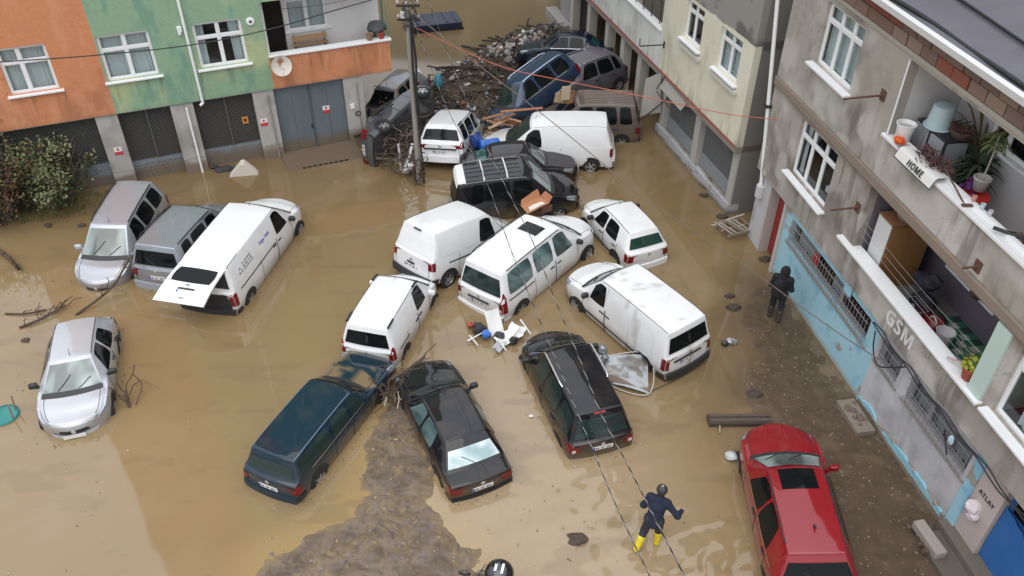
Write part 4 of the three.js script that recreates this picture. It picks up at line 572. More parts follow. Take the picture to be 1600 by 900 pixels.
  // painted lettering on the parapet
  mesh('painted_letters', words('GSM', .40, .006).translate(-4.72, 3.06, .006), M(.74, .74, .73, .8), b);
  // ground floor
  const blue = wallMat(-14, 2, -1, 2.6, (x, y) => { const n = fbm(x * 2, y * 2, 4); let c = mix3([.30, .55, .66], [.42, .64, .72], fbm(x * .9, y * .9 + 4, 3)); c = mix3(c, [.20, .42, .56], sstep(.55, .7, n) * .7); return mix3(c, [.33, .30, .26], sstep(.66, .72, fbm(x * 2.4 + 8, y * 1.6, 4)) + .8 * sstep(.32, .1, y + .2 * n)); }, 48, .8);
  const greyw = wallMat(-14, 2, -1, 2.6, plaster([.52, .51, .53], [.30, .29, .29], [.58, .58, .6], { s: 44, db: .6 }), 48, .8);
  const zg = -.14, z2 = -.42;
  wall(b, 'shop_wall', blue, -11.0, -5.4, -1, 2.58, z2, zg, [[-10.6, -5.9, 1.5, 2.3]]);
  wall(b, 'shop_wall', greyw, -5.4, -1.35, -1, 2.58, z2, zg, [[-5.25, -4.35, 1.5, 2.3], [-3.9, -1.5, 1.5, 2.32]]);
  wall(b, 'shop_wall', blue, -1.35, -1.08, -1, 2.58, z2, zg + .05);
  wall(b, 'shop_wall', wallMat(-14, 2, -1, 2.6, plaster([.50, .42, .39], [.36, .29, .26], [.55, .48, .45], { s: 12 }), 30), -1.08, -.36, -1, 2.58, z2, zg);
  wall(b, 'shop_wall', greyw, -13.1, -12.2, -1, 2.58, z2, zg);
  const sk = []; for (let i = 0; i < 26; i++) { const x = -5.35 + i * .155; sk.push(rubbleGeo(rr(.03, .075), .4).scale(1.6, rr(.6, 1.2), .5).translate(x, rr(.02, .36), zg + .02)); }
  stuff(mesh('broken_plaster', merge(sk), M(.33, .28, .23, .95), b)); { const jag = (x0, x1, hh, sd) => { const P = [[x0, -.5]]; for (let x = x0; x < x1; x += .09) P.push([x, hh * (.25 + 1.3 * fbm(x * 1.7 + sd, sd, 4))]); P.push([x1, .02], [x1, -.5]); return new THREE.ExtrudeGeometry(new THREE.Shape(P.map(([x, y]) => new THREE.Vector2(x, y))), { depth: .05, bevelEnabled: false }); }; mesh('blue_skirting', jag(-5.38, -1.5, .27, 3).translate(0, 0, zg + .001), M(.27, .55, .66, .8), b); mesh('bare_render', jag(-5.3, -1.4, .16, 11).translate(0, 0, zg + .022), M(.24, .20, .16, .95, { bumpMap: grit, bumpScale: .01 }), b); }
  for (const [a, c, y0, y1, n] of [[-10.6, -5.9, 1.5, 2.3, 9], [-5.25, -4.35, 1.5, 2.3, 3], [-3.9, -1.5, 1.5, 2.32, 8]]) {
    const w = win(b, a, c, y0, y1, zg, { cols: seq(0, 1, n > 4 ? 3 : 1).slice(1, -1), mat: M(.30, .30, .31, .6), curtain: n === 9 ? [[.04, .3], [.5, .62]] : [[.0, .34], [.36, .66], [.68, 1]], cloth: M(.40, .40, .42, .95), sillOut: .04, sillMat: CONC });
    const L = []; for (let x = a + .12; x < c; x += .15) L.push(rod(V(x, y0, zg + .06), V(x, y1, zg + .06), .009, .009, 5)); for (const y of [y0 + .12, (y0 + y1) / 2, y1 - .12]) L.push(rod(V(a, y, zg + .07), V(c, y, zg + .07), .012, .012, 5)); stuff(mesh('window_grille', merge(L), M(.28, .25, .25, .6), w));
  }
  mesh('red_cloth', bx(-9.0, 2.0, zg - .03, .3, .3, .05, .02), RED, b);
  // red door, blue door
  const rd = mesh('red_door', bspan(-12.15, -11.15, .05, 2.4, -.5, -.44, .01), M(.26, .025, .025, .5), b); for (const [y0, y1] of [[.2, 1.1], [1.25, 2.25]]) mesh('door_panel', bspan(-12.0, -11.3, y0, y1, -.44, -.425, .006), M(.28, .03, .03, .5), rd); mesh('door_frame', merge([bspan(-12.2, -12.14, 0, 2.56, -.5, -.1), bspan(-11.14, -11.0, -1, 2.56, -.5, -.06)]), M(.50, .46, .42, .8), b);
  const bd = mesh('blue_door', bspan(-.36, 1.6, .35, 2.56, -.4, -.32, .01), M(.03, .12, .33, .5), b); mesh('tarpaulin', grid(24, 16, (u, v) => V(lerp(-.34, 1.7, u), lerp(.3, 2.0 - .5 * u, v), -.27 + .045 * (fbm(u * 5, v * 3, 3) - .5) + .012 * Math.sin(u * 40 + 6 * v) * v + .03)), M(.03, .14, .40, .35), b); mesh('door_window', bspan(-.2, .3, 1.95, 2.35, -.32, -.3), GLASS, bd);
  mesh('wall_letters', words('ATLAY', .12, .006).translate(-.72, 1.75, zg + .005).rotateZ(0), M(.03, .03, .03, .8), b);
  const swt = mesh('foam_lump', merge([rubbleGeo(.17, .2).translate(-.82, 1.35, zg + .08), rubbleGeo(.13, .2).translate(-.75, 1.18, zg + .07)]), M(.66, .58, .60, .9), b);
  mesh('plinth', bspan(-1.3, 3, -1, .33, -.4, .12, .02), M(.15, .125, .10, .9, { bumpMap: grit, bumpScale: .01 }), b); mesh('plinth', bspan(-1.15, 3, -1, .16, .12, .7, .02), M(.12, .10, .08, .8, { bumpMap: grit, bumpScale: .01 }), b);
  mesh('wall_light', rubbleGeo(.12, .4).scale(.7, 1.2, .5).translate(-2.0, 2.2, .05), M(.42, .58, .62, .6), b); mesh('lamp_bracket', rod(V(-2.4, 2.05, -.1), V(-1.7, 2.1, .3), .018), IRON, b);
  mesh('blue_tarp_piece', bx(-7.1, 2.36, -.1, .34, .3, .06, .02), M(.33, .58, .68, .6), b);  // light blue piece of tarpaulin, no lamp fitting
  for (const z of [[-6.9, 2.3], [-12.25, 2.2]]) 0;
}
// ---------------------------------------------------------------- pole and cables
function onPlane(b, px, py, z) { // point on the plane z = const of a building's own frame
  const inv = b.matrixWorld.clone().invert(), a = V(0, 16, 0).applyMatrix4(inv), c = U(px, py, 0).applyMatrix4(inv), t = (z - a.z) / (c.z - a.z);
  return b.localToWorld(a.lerp(c, t));
}
const LB = scene.getObjectByName('apartment_building'), CB = scene.getObjectByName('cream_building');
const POLE = V(-3.44, 0, -26.44);
{
  const p = thing('utility_pole', 'tall weathered utility pole with tangled cables beside the white crossover', 'utility pole', POLE);
  mesh('pole', paintVerts(lathe([[.10, -.9], [.095, 1], [.085, 6], [.07, 11], [0, 11]], 14), (x, y, z) => mix3([.29, .265, .24], [.17, .075, .055], .8 * sstep(.52, .66, fbm(y * 1.3, x * 8, 3) - .05 * Math.abs(y - 2.2)))), M(1, 1, 1, .85, { vertexColors: true }), p);
  mesh('cable_conduit', tube(seq(-.5, 6, 14).map((y) => V(.17 + .03 * Math.sin(y * 3), y, .06 + .02 * Math.cos(y * 4))), .03, 40), BLACKP, p);
  for (const y of [6.1, 6.55, 7.1]) { mesh('crossarm', bx(.05, y, .05, .75, .07, .07, .01), IRON, p); for (const x of [-.28, .0, .34]) mesh('insulator', lathe([[0, 0], [.05, .01], [.035, .05], [.06, .07], [.03, .13], [0, .14]], 10).translate(x, y + .04, .05), M(.45, .42, .40, .3), p); }
  const loops = []; for (let i = 0; i < 9; i++) { const a = i * .7, y = 5.7 + rr(0, 1.2); loops.push(tube(seq(0, 6.28, 10).map((t) => V(.1 + .2 * Math.cos(t + a) + .05 * Math.sin(2 * t), y - .25 * Math.sin(t) - .1, .12 + .16 * Math.sin(t + a))), .013, 30, 4)); }
  for (let i = 0; i < 7; i++) loops.push(tube([V(.1, 5.9 + i * .12, .1), V(.12 + .06 * Math.sin(i), 4.4, .2), V(.14 + .04 * Math.cos(i * 2), rr(2.2, 3.4), .16)], .012, 20, 4));
  mesh('cable_tangle', stuffg(merge(loops)), BLACKP, p).userData.kind = 'stuff';
  mesh('splice_box', bx(-.12, 6.3, .16, .16, .22, .12, .02), M(.5, .5, .48, .6), p);
  const wrack = []; for (let i = 0; i < 34; i++) { const a = rr(0, 6.28), y = rr(0, .9); wrack.push(rod(V(.2 * Math.cos(a), y, .2 * Math.sin(a)), V(rr(-.35, .35), y + rr(-.6, .35), rr(-.2, .45)), rr(.006, .025))); }
  mesh('caught_debris', merge(wrack), STICK, p).userData.kind = 'stuff';
}
function stuffg(g) { return g; }
const path = (list) => list.map(([x, y, Y]) => U(x, y, Y));
function helix(pts, r, R, turns, ph, n) { const c = new THREE.CatmullRomCurve3(pts); return tube(seq(0, 1, n).map((t) => { const p = c.getPoint(t), d = c.getTangent(t), a = d.clone().cross(V(0, 1, 0)).normalize(), b = a.clone().cross(d); return p.addScaledVector(a, R * Math.cos(t * turns * 6.283 + ph)).addScaledVector(b, R * Math.sin(t * turns * 6.283 + ph)); }), r, n * 2, 4); }
const CABW = M(.45, .44, .42, .5);
function twisted(name, label, pts, r) { const g = thing(name, label, 'cable'); mesh('strand', helix(pts, r * .62, r * .5, 46, 0, 420), BLACKP, g); mesh('strand', helix(pts, r * .62, r * .5, 46, 3.14, 420), BLACKP, g); mesh('glint_strand', helix(pts, r * .36, r * .75, 46, 1.6, 420), CABW, g); return g; }  // pale grey strand added to stand for white glints on the cable
twisted('overhead_cable', 'left of the two twisted overhead cables running from the pole to the bottom edge', path([[635, 0, 6.9], [667, 88, 6.5], [705, 182, 6.2], [755, 272, 6.0], [800, 395, 5.9], [850, 517, 6.0], [885, 603, 6.1], [925, 700, 6.3], [965, 795, 6.6], [1015, 900, 7], [1050, 975, 7.3]]), .0095);
twisted('overhead_cable', 'right of the two twisted overhead cables, passing above the wading person', path([[655, -30, 7.1], [671, 5, 6.9], [710, 110, 6.5], [750, 205, 6.2], [790, 292, 6.0], [830, 372, 5.9], [868, 470, 5.9], [905, 560, 6.0], [940, 648, 6.2], [985, 735, 6.5], [1022, 808, 6.7], [1072, 905, 7], [1110, 980, 7.3]]), .011);
tag(mesh('overhead_wire', tube([[-160, 112], [0, 97], [130, 88], [300, 70], [420, 46], [520, 17], [590, -3], [632, -16]].map(([x, y]) => onPlane(LB, x, y, 1.2)), .02, 90, 5), BLACKP), 'black wire sagging across the orange and green facade', 'wire');
tag(mesh('overhead_wire', tube([[440, 14], [500, 8], [560, -4], [610, -14]].map(([x, y]) => onPlane(LB, x, y, 1.1)), .009, 40, 4), BLACKP), 'thin black wire above the balcony of the orange building', 'wire');
const ROPE = M(.50, .13, .075, .7);
tag(mesh('red_cable', tube(path([[648, 42, 5.6], [700, 68, 5.2], [790, 106, 4.9], [860, 122, 4.7], [930, 136, 4.5], [1010, 152, 4.4], [1085, 168, 4.4], [1150, 180, 4.5], [1226, 188, 4.6]]), .014, 100, 5), ROPE), 'orange red cable stretched from the pole across the wrecked cars', 'cable');
tag(mesh('overhead_wire', tube(path([[645, 20, 6.4], [735, 92, 5.6], [828, 163, 4.9], [927, 243, 4.2], [1000, 305, 3.7], [1100, 372, 3.1], [1190, 434, 2.6], [1250, 478, 2.4], [1320, 527, 2.3], [1374, 562, 2.4]]), .014, 90, 5), M(.16, .12, .09, .7)), 'thin brown wire running over open water to the blue wall', 'wire');
{
  const g = thing('downpipe', 'white downpipe with a meter cylinder in the gap between the cream and rendered buildings', 'pipe', V(8.0, 0, -23.5));
  const a = U(1188, 300, 1.9).sub(g.position), b = U(1215, 0, 7.8).sub(g.position), e = b.clone().add(b.clone().sub(a).multiplyScalar(.4));
  mesh('pipe', rod(a, e, .06), PVC, g); const k = a.clone().lerp(b, .48); mesh('pipe_clamp', bx(k.x, k.y, k.z, .2, .08, .2), IRON, g); mesh('meter', merge([new THREE.CylinderGeometry(.16, .16, .4, 14).translate(a.x, a.y + .05, a.z)]), M(.55, .55, .54, .5), g); mesh('blue_bag', rubbleGeo(.17, .2).scale(.8, 1.3, .8).translate(a.x + .28, a.y + .15, a.z + .1), M(.40, .62, .72, .6), g);
}
// ---------------------------------------------------------------- things on and by the right-hand building
const rl = (x, y, z) => RB.localToWorld(V(x, y, z)), RT = RB.rotation.y;
const at = (n, label, cat, x, y, z, turn = 0, grp) => thing(n, label, cat, rl(x, y, z), RT + turn, grp);
function bracket(label, x, y, len, m) { const g = at('wall_bracket', label, 'bracket', x, y, 0); mesh('arm', rod(V(0, 0, .02), V(-.05, -.05, len), .028), m, g); mesh('wall_plate', bx(0, 0, .016, .2, .26, .03), m, g); }
bracket('rusty iron bracket on the wall between the top window and the upper balcony', -7.95, 7.5, .95, RUST); bracket('rusty rod bracket with a white insulator left of the lower balcony', -7.6, 4.62, .7, RUST); bracket('short iron stub bracket on the parapet under the upper balcony', -3.3, 5.95, .3, RUST);
mesh('facade_cables', merge([0, .06].map((d) => tube(seq(-5.6, 3, 20).map((x, i) => V(x, 2.52 - d + .05 * Math.sin(i * 1.9 + d * 20), .03 + d * .4)), .018, 80, 5))), BLACKP, RB).userData.kind = 'stuff';
mesh('cable_loop', tube([V(-5.4, 2.4, .06), V(-5.2, 2.0, .1), V(-4.9, 1.75, .1), V(-4.4, 2.1, .08), V(-4.0, 2.5, .05)], .02, 30, 5), BLACKP, RB);
{ // upper balcony
  const cab = at('cabinet', 'dark cabinet with two grey doors on the upper balcony', 'cabinet', -6.65, 5.8, -.85);
  mesh('carcass', bx(0, .72, 0, 1.15, 1.44, .62, .01), M(.025, .025, .028, .6), cab); for (const s of [-1, 1]) { const d = mesh('door', bx(s * .29, .74, .325, .5, 1.3, .025, .008), M(.30, .31, .33, .5), cab); mesh('knob', new THREE.SphereGeometry(.02, 8, 6).translate(s * .08, .8, .35), STEEL, d); }
  mesh('end_panel', bx(.582, .72, 0, .015, 1.3, .52), M(.28, .29, .31, .5), cab);
  const bk = at('bucket', 'pale blue plastic tub turned upside down on the dark cabinet', 'tub', -6.75, 7.25, -.75); mesh('shell', lathe([[.0, .52], [.21, .52], [.235, .49], [.29, .04], [.33, .03], [.33, 0], [.30, 0]], 26), M(.42, .54, .57, .5), bk); mesh('rim', new THREE.TorusGeometry(.315, .018, 6, 26).rotateX(Math.PI / 2).translate(0, .03, 0), M(.45, .57, .6, .5), bk);
  const ba = at('basket', 'dark brown basket of dried stems beside the upturned tub', 'basket', -6.2, 7.25, -.95); const st = []; for (let i = 0; i < 26; i++) { const a = rr(0, 6.28); st.push(tube([V(.1 * Math.cos(a), .05, .1 * Math.sin(a)), V(.25 * Math.cos(a), rr(.15, .3), .25 * Math.sin(a)), V(.3 * Math.cos(a + 1), rr(.05, .35), .3 * Math.sin(a + 1))], .012, 8, 4)); } mesh('weave', lathe([[0, 0], [.2, 0], [.28, .2], [.25, .2], [.18, .03]], 16), BARK, ba); mesh('stems', merge(st), M(.09, .035, .03, .9), ba).userData.kind = 'stuff';
  const wb = at('bucket', 'white paint bucket with an orange rag on the end of the upper balcony coping', 'bucket', -6.98, 6.87, -.12); mesh('pail', lathe([[0, .01], [.17, .01], [.20, .36], [.225, .37], [.225, .39], [.19, .39], [.17, .06], [0, .05]], 26), PVC, wb); mesh('paint', new THREE.CylinderGeometry(.185, .185, .01, 20).translate(0, .3, 0), M(.45, .44, .42, .6), wb); mesh('rag', rubbleGeo(.15, .35).scale(1.1, .55, .8).translate(.14, .06, .16), M(.65, .10, .02, .8), wb);
  const mat = at('door_mat', 'white door mat lettered HOME hanging over the upper balcony coping', 'mat', -5.9, 6.88, .0);
  const mg = (k) => grid(10, 8, (u, v) => { const s = v * .5, y = s < .22 ? .0 : -(s - .22) * .85, z = s < .22 ? -.12 + s : .11 + (s - .22) * .32; return V(lerp(-.72, .72, u) + .0, y + k, z + k); });
  mesh('mat', mg(.006), M(.72, .71, .69, .85), mat); mesh('border', merge([[-.74, -.72], [.72, .74]].map(([a, b]) => grid(1, 8, (u, v) => { const s = v * .5; return V(lerp(a, b, u), (s < .22 ? 0 : -(s - .22) * .85) + .008, (s < .22 ? -.12 + s : .11 + (s - .22) * .32) + .008); })).concat([bx(0, -.238, .205, 1.48, .02, .014)])), BLACKP, mat);
  const wg = words('HOME', .15, .006); wg.rotateX(-Math.asin(.35)).translate(.05, -.12, .178); mesh('lettering', wg, BLACKP, mat);
  const heap = []; for (let i = 0; i < 90; i++) { const a = V(rr(-.5, .45), rr(.02, .25), rr(-.22, .2)); heap.push(rod(a, a.clone().add(V(rr(-.25, .25), rr(-.08, .2), rr(-.15, .12))), rr(.006, .018), .004, 4)); } for (let i = 0; i < 22; i++) heap.push(rubbleGeo(rr(.03, .07), .4).translate(rr(-.5, .4), rr(.02, .22), rr(-.25, .03)));
  const hp = at('dried_plant', 'heap of dried dark red plant stems lying on the coping above the mat', 'plant', -5.75, 6.87, -.1); mesh('stems', merge(heap), M(.10, .045, .045, .9), hp).userData.kind = 'stuff';
  tag(mesh('broom', merge([rod(rl(-5.3, 7.05, -.1), rl(-4.3, 6.75, -.05), .018), bx(0, 0, 0, .3, .08, .1, .02).applyMatrix4(new THREE.Matrix4().makeTranslation(...rl(-4.25, 6.78, -.08).toArray()))]), M(.12, .07, .05, .8)), 'dark broom lying along the upper balcony coping', 'broom');
  const pot = (n, label, x, y, z, r, h, c, leaf) => { const g = at('potted_plant', label, 'potted plant', x, y, z); mesh('pot', lathe([[0, 0], [r * .7, 0], [r, h], [r * 1.1, h], [r * 1.1, h + .04], [r * .9, h + .04], [r * .85, h - .02], [0, h - .02]], 20), M(...c, .6), g); if (leaf) leaf(g, h); return g; };
  const blades = (n, len, w, c, up = .8, y0 = 0, sp = .5) => (g, h) => { const L = []; for (let i = 0; i < n; i++) { const a = rr(0, 6.28), l = len * rr(.6, 1.1), e = up * rr(.4, 1.2), yy = h + y0 + rr(-.5, .5) * sp * (y0 > 0 ? 1 : 0); L.push(grid(1, 5, (u, v) => { const s = (u - .5) * w * Math.sin(Math.PI * Math.min(.97, v + .06)), r = l * v * .75; return V(Math.cos(a) * r - Math.sin(a) * s, yy + l * (e * v - .75 * v * v), Math.sin(a) * r + Math.cos(a) * s); })); } mesh('leaves', merge(L), M(...c, .7, { transmission: .2, thickness: 0 }), g).userData.kind = 'stuff'; };
  pot(0, 'tall plant with striped leaves in a grey pot by the upper balcony window', -4.85, 6.75, -.7, .17, .26, [.36, .35, .33], (g, h) => { mesh('stem', tube([V(0, h, 0), V(.03, h + .5, .02), V(-.02, h + 1.0, 0)], .018, 10), M(.4, .38, .3, .8), g); blades(34, .5, .07, [.16, .22, .07], .8, .85, .4)(g, h); });
  pot(0, 'large red flower pot under the striped plant', -4.75, 5.82, -.6, .27, .82, [.42, .03, .025]);
  pot(0, 'dark bushy plant in the corner of the upper balcony', -5.55, 5.8, -1.1, .2, .5, [.1, .05, .04], blades(120, .75, .09, [.03, .055, .022], 1.1, .35, .6));
  pot(0, 'dry tall palm against the upper balcony wall', -6.0, 5.8, -1.35, .16, .5, [.16, .1, .07], blades(40, 1.3, .06, [.16, .12, .055], 1.5, .5, .4));
  tag(mesh('purple_flowers', merge(seq(0, 1, 12).map(() => rubbleGeo(rr(.04, .08)).translate(...rl(-5.1 + rr(-.2, .2), 6.55 + rr(0, .2), -.7 + rr(-.15, .15)).toArray()))), M(.10, .02, .12, .8)), 'clump of purple flowers beside the red pot', 'flowers');
  const ch = at('balcony_chair', 'chair with a patterned brown cushion on the upper balcony at the right edge', 'chair', -3.45, 5.8, -.85, -.4);
  const cm = M(1, 1, 1, .9, { map: tex(128, 128, (u, v) => mix3([.30, .25, .18], [.05, .035, .03], sstep(.47, .55, fbm(u * 14, v * 14, 3)))) });
  mesh('backrest', new RoundedBoxGeometry(.75, .85, .16, 4, .07).rotateX(-.2).translate(0, 1.0, -.3), cm, ch); mesh('seat', new RoundedBoxGeometry(.75, .16, .7, 4, .06).translate(0, .5, .1), cm, ch); for (const [x, z] of [[-.32, -.2], [.32, -.2], [-.32, .4], [.32, .4]]) mesh('leg', bx(x, .22, z, .05, .44, .05), WOOD, ch);
  tag(mesh('dark_pipe', rod(rl(-3.3, 6.9, .05), rl(-2.9, 6.85, -.4), .04), BLACKP), 'black pipe end lying across the upper balcony coping', 'pipe');
  for (const [x, c, l] of [[-4.0, [.55, .68, .72], 'pale blue'], [-3.75, [.62, .6, .64], 'white'], [-4.3, [.65, .35, .3], 'pink']]) tag(mesh('cup', lathe([[0, 0], [.04, 0], [.055, .11], [.045, .11], [.035, .02]], 12).translate(...rl(x, 6.87, -.18).toArray()), M(...c, .5)), `${l} cup on the upper balcony coping`, 'cup');
}
{ // lower balcony
  const w = at('wardrobe', 'brown wardrobe with a white side panel on the lower balcony', 'wardrobe', -6.6, 2.7, -.9);
  mesh('carcass', bspan(-.55, .02, 0, 2.0, -.6, .55, .01), M(.235, .115, .042, .55, { bumpMap: grit, bumpScale: .002 }), w); mesh('white_panel', bspan(-.56, .03, .0, 2.02, .552, .58, .005), M(.66, .66, .66, .6), w);
  for (const [a, b] of [[-.58, -.02], [0, .53]]) mesh('door', bspan(.021, .045, .08, 1.95, a, b, .006), M(.27, .135, .05, .5), w); mesh('top_board', bspan(-.57, .06, 2.0, 2.04, -.62, .6, .008), M(.30, .15, .08, .5), w);
  const bs = at('basket', 'woven basket with plants on top of the wardrobe', 'basket', -6.75, 4.74, -.85); mesh('weave', lathe([[0, 0], [.26, 0], [.33, .2], [.3, .2], [.24, .03]], 18), M(.33, .27, .2, .9), bs); mesh('dark_contents', merge(seq(0, 1, 14).map(() => rubbleGeo(rr(.06, .12)).translate(rr(-.18, .18), rr(.12, .25), rr(-.18, .18)))), M(.05, .06, .05, .9), bs).userData.kind = 'stuff'; 
  const bg = at('dark_bags', 'dark pile of bags and clothes behind the wardrobe', 'bags', -5.6, 2.7, -1.15); for (const [x, y, z, r, c] of [[0, .3, 0, .36, [.02, .02, .03]], [.3, .25, .2, .28, [.05, .012, .014]], [-.25, .75, -.05, .3, [.022, .025, .04]], [.05, 1.0, 0, .24, [.03, .03, .035]], [.45, .2, -.1, .24, [.02, .02, .02]]]) mesh('bag', rubbleGeo(r * .85, .38).scale(1.15, .85, 1).translate(x, y, z), M(...c, .85), bg);
  const gl = at('picnic_rack', 'wire crate of jars against the lower balcony parapet', 'crate', -5.35, 2.79, -.7); mesh('wire_frame', merge([0, .2, .4].flatMap((y) => [rod(V(-.3, y, -.2), V(.3, y, -.2), .01), rod(V(-.3, y, .2), V(.3, y, .2), .01), rod(V(-.3, y, -.2), V(-.3, y, .2), .01), rod(V(.3, y, -.2), V(.3, y, .2), .01)])), STEEL, gl); for (const [x, z] of [[-.15, -.08], [.02, .08], [.17, -.06]]) mesh('jar', lathe([[0, 0], [.07, 0], [.075, .2], [.05, .25], [0, .25]], 12).translate(x, .02, z), M(.32, .36, .36, .2), gl);
  const rdp = at('red_pot', 'round red pot on the lower balcony beside the white bucket', 'pot', -4.75, 2.79, -.85); mesh('pot', lathe([[0, 0], [.2, 0], [.29, .22], [.27, .36], [.25, .36], [.26, .22], [0, .05]], 20), M(.22, .015, .02, .4), rdp); mesh('handle', new THREE.TorusGeometry(.12, .015, 6, 16, 3.14).translate(0, .36, 0), PVC, rdp);
  const wb = at('bucket', 'white bucket with a pink base on the lower balcony floor', 'bucket', -4.25, 2.79, -.85); mesh('pail', lathe([[0, .01], [.15, .01], [.21, .46], [.225, .47], [.2, .47], [.17, .05], [0, .04]], 22), M(.66, .64, .66, .5), wb); mesh('pink_cloth', rubbleGeo(.14, .3).scale(1.3, .5, 1).translate(.02, .06, .2), M(.42, .10, .3, .8), wb);
  const rc = at('red_toy', 'red plastic toy on the tiled balcony floor', 'toy', -3.3, 2.79, -.85, .6); mesh('body', merge([bx(0, .1, 0, .5, .14, .2, .05), bx(-.08, .22, 0, .22, .14, .16, .05)]), RED, rc); mesh('wheels', merge([[-.16, .1], [.16, .1], [-.16, -.1], [.16, -.1]].map(([x, z]) => new THREE.CylinderGeometry(.06, .06, .04, 12).rotateX(1.57).translate(x, .06, z))), BLACKP, rc).userData.kind = 'stuff';
  const fp = at('potted_plant', 'terracotta pot of yellow green flowers on the end of the lower coping', 'potted plant', -2.45, 3.62, -.1); mesh('pot', lathe([[0, 0], [.13, 0], [.17, .24], [.19, .24], [.19, .3], [.15, .3], [.14, .25], [0, .25]], 20), M(.34, .085, .045, .8), fp);
  const LY = []; for (let i = 0; i < 120; i++) { const a = rr(0, 6.28), r = rr(.02, .26), y = .32 + rr(0, .34) * (1 - r * 2); LY.push(new THREE.CircleGeometry(rr(.035, .06), 5).rotateX(rr(-1.6, -.6)).rotateY(a).translate(r * Math.cos(a), y, r * Math.sin(a))); } mesh('leaves', merge(LY.slice(0, 70)), M(.32, .33, .03, .7), fp).userData.kind = 'stuff'; mesh('dark_leaves', merge(LY.slice(70)), M(.07, .13, .03, .7), fp).userData.kind = 'stuff';
  tag(mesh('broom', rod(rl(-3.05, 3.68, .02), rl(-1.95, 4.02, -.5), .022), M(.48, .33, .30, .6)), 'pale pink broom handle leaning on the lower coping', 'broom');
  for (const [i, y] of [3.95, 4.15, 4.35].entries()) tag(mesh('washing_line', tube([rl(-7.35, y, -.12), rl(-4.6, y - .08, -.12), rl(-1.85, y, -.12)], .004, 20, 4), CABW), `${['lowest', 'middle', 'highest'][i]} of the three thin washing lines across the lower balcony opening`, 'washing line').userData.group = 'washing lines across the lower balcony';
  const dp = at('window_pot', 'round dark dried plant on the lower balcony window sill', 'plant', -4.75, 3.74, -1.75); mesh('dry_ball', rubbleGeo(.2, .35).translate(0, .2, 0), M(.10, .07, .05, .95), dp); mesh('pot', lathe([[0, 0], [.09, 0], [.12, .1], [0, .1]], 12), BARK, dp);
}
{ // doorstep, broken crate, drifted bits by the wall
  const s = thing('concrete_step', 'worn concrete doorstep block against the grey wall', 'step', rl(-4.7, 0, .25), RT); mesh('block', bx(0, .02, .05, 1.15, .3, .5, .03), M(.24, .20, .16, .9, { bumpMap: grit, bumpScale: .012 }), s); mesh('crust', merge(seq(0, 1, 12).map(() => rubbleGeo(rr(.04, .09)).translate(rr(-.5, .5), .17, rr(-.15, .2)))), M(.16, .12, .09, .95), s).userData.kind = 'stuff';
  const s2 = thing('kerb_block', 'long concrete kerb block lying by the blue door', 'kerb', rl(-.9, .25, .55), RT + .05); mesh('block', bx(0, 0, 0, .9, .22, .28, .04), M(.36, .31, .27, .9, { bumpMap: grit, bumpScale: .01 }), s2); mesh('mud_clods', merge(seq(0, 1, 6).map(() => rubbleGeo(rr(.04, .08)).translate(rr(-.5, .5), -.08, rr(.1, .25)))), BARK, s2).userData.kind = 'stuff';
  const c = thing('broken_pallet', 'broken white wooden pallet frame washed against the columns', 'pallet', U(1146, 362, .02), RT + .25); c.scale.setScalar(.74);
  for (let i = 0; i < 6; i++) mesh('slat', bx(rr(-.05, .05), .32 + rr(-.05, .05), -.6 + i * .24, 1.3, .03, .09).rotateZ(.1 + rr(-.08, .08)), i % 3 ? M(.34, .30, .25, .85) : M(.22, .17, .13, .9), c); for (const x of [-.5, 0, .5]) mesh('bearer', bx(x, .22 + .08 * x, 0, .07, .1, 1.4), M(.30, .25, .2, .9), c); mesh('loose_batten', rod(V(-.8, .1, .1), V(-.3, .6, -.7), .03), M(.5, .47, .42, .8), c); mesh('loose_batten', rod(V(-.9, -.05, .6), V(-.55, .12, -.2), .03), M(.5, .45, .4, .8), c);
  const bits = [[1100, 305, 'dark'], [1128, 338, 'flat dark'], [1140, 462, 'round brown'], [1146, 480, 'small brown'], [1180, 615, 'black'], [1195, 405, 'brown wood']];
  for (const [x, y, n] of bits) { const r = rr(.10, .16); tag(mesh('floating_debris', rubbleGeo(r, .35).scale(1.5, .5, 1).translate(...U(x, y, .03).toArray()), M(.06, .045, .035, .85)), `${n} lump of debris near the right bank, ${['first', 'second', 'fourth', 'fifth', 'sixth', 'third'][bits.findIndex((q) => q[0] === x)]} such lump from the top`, 'debris'); }
  const jd = thing('crumpled_metal', 'crumpled grey metal scrap in the water right of the spotted van', 'scrap', U(1141, 534, .02)); mesh('sheet', rubbleGeo(.18, .5).scale(1.1, .6, .8).translate(0, .05, 0), STEEL, jd); mesh('dark_part', rubbleGeo(.12, .4).translate(-.18, .03, .1), BLACKP, jd);
  const pl = thing('wooden_beam', 'thick weathered wooden beam floating above the red car', 'beam', U(1153, 657, .06), .02); mesh('beam', bx(0, 0, 0, 1.55, .16, .34, .015), M(.085, .062, .05, .9, { bumpMap: grit, bumpScale: .012 }), pl); for (const z of [-.09, .08]) mesh('batten', bx(.05, .095, z, 1.6, .04, .1, .01), M(.12, .09, .07, .9, { bumpMap: grit, bumpScale: .01 }), pl); mesh('broken_stake', rod(V(-.5, 0, .15), V(-.56, .02, .42), .02), M(.4, .33, .25, .8), pl);
}
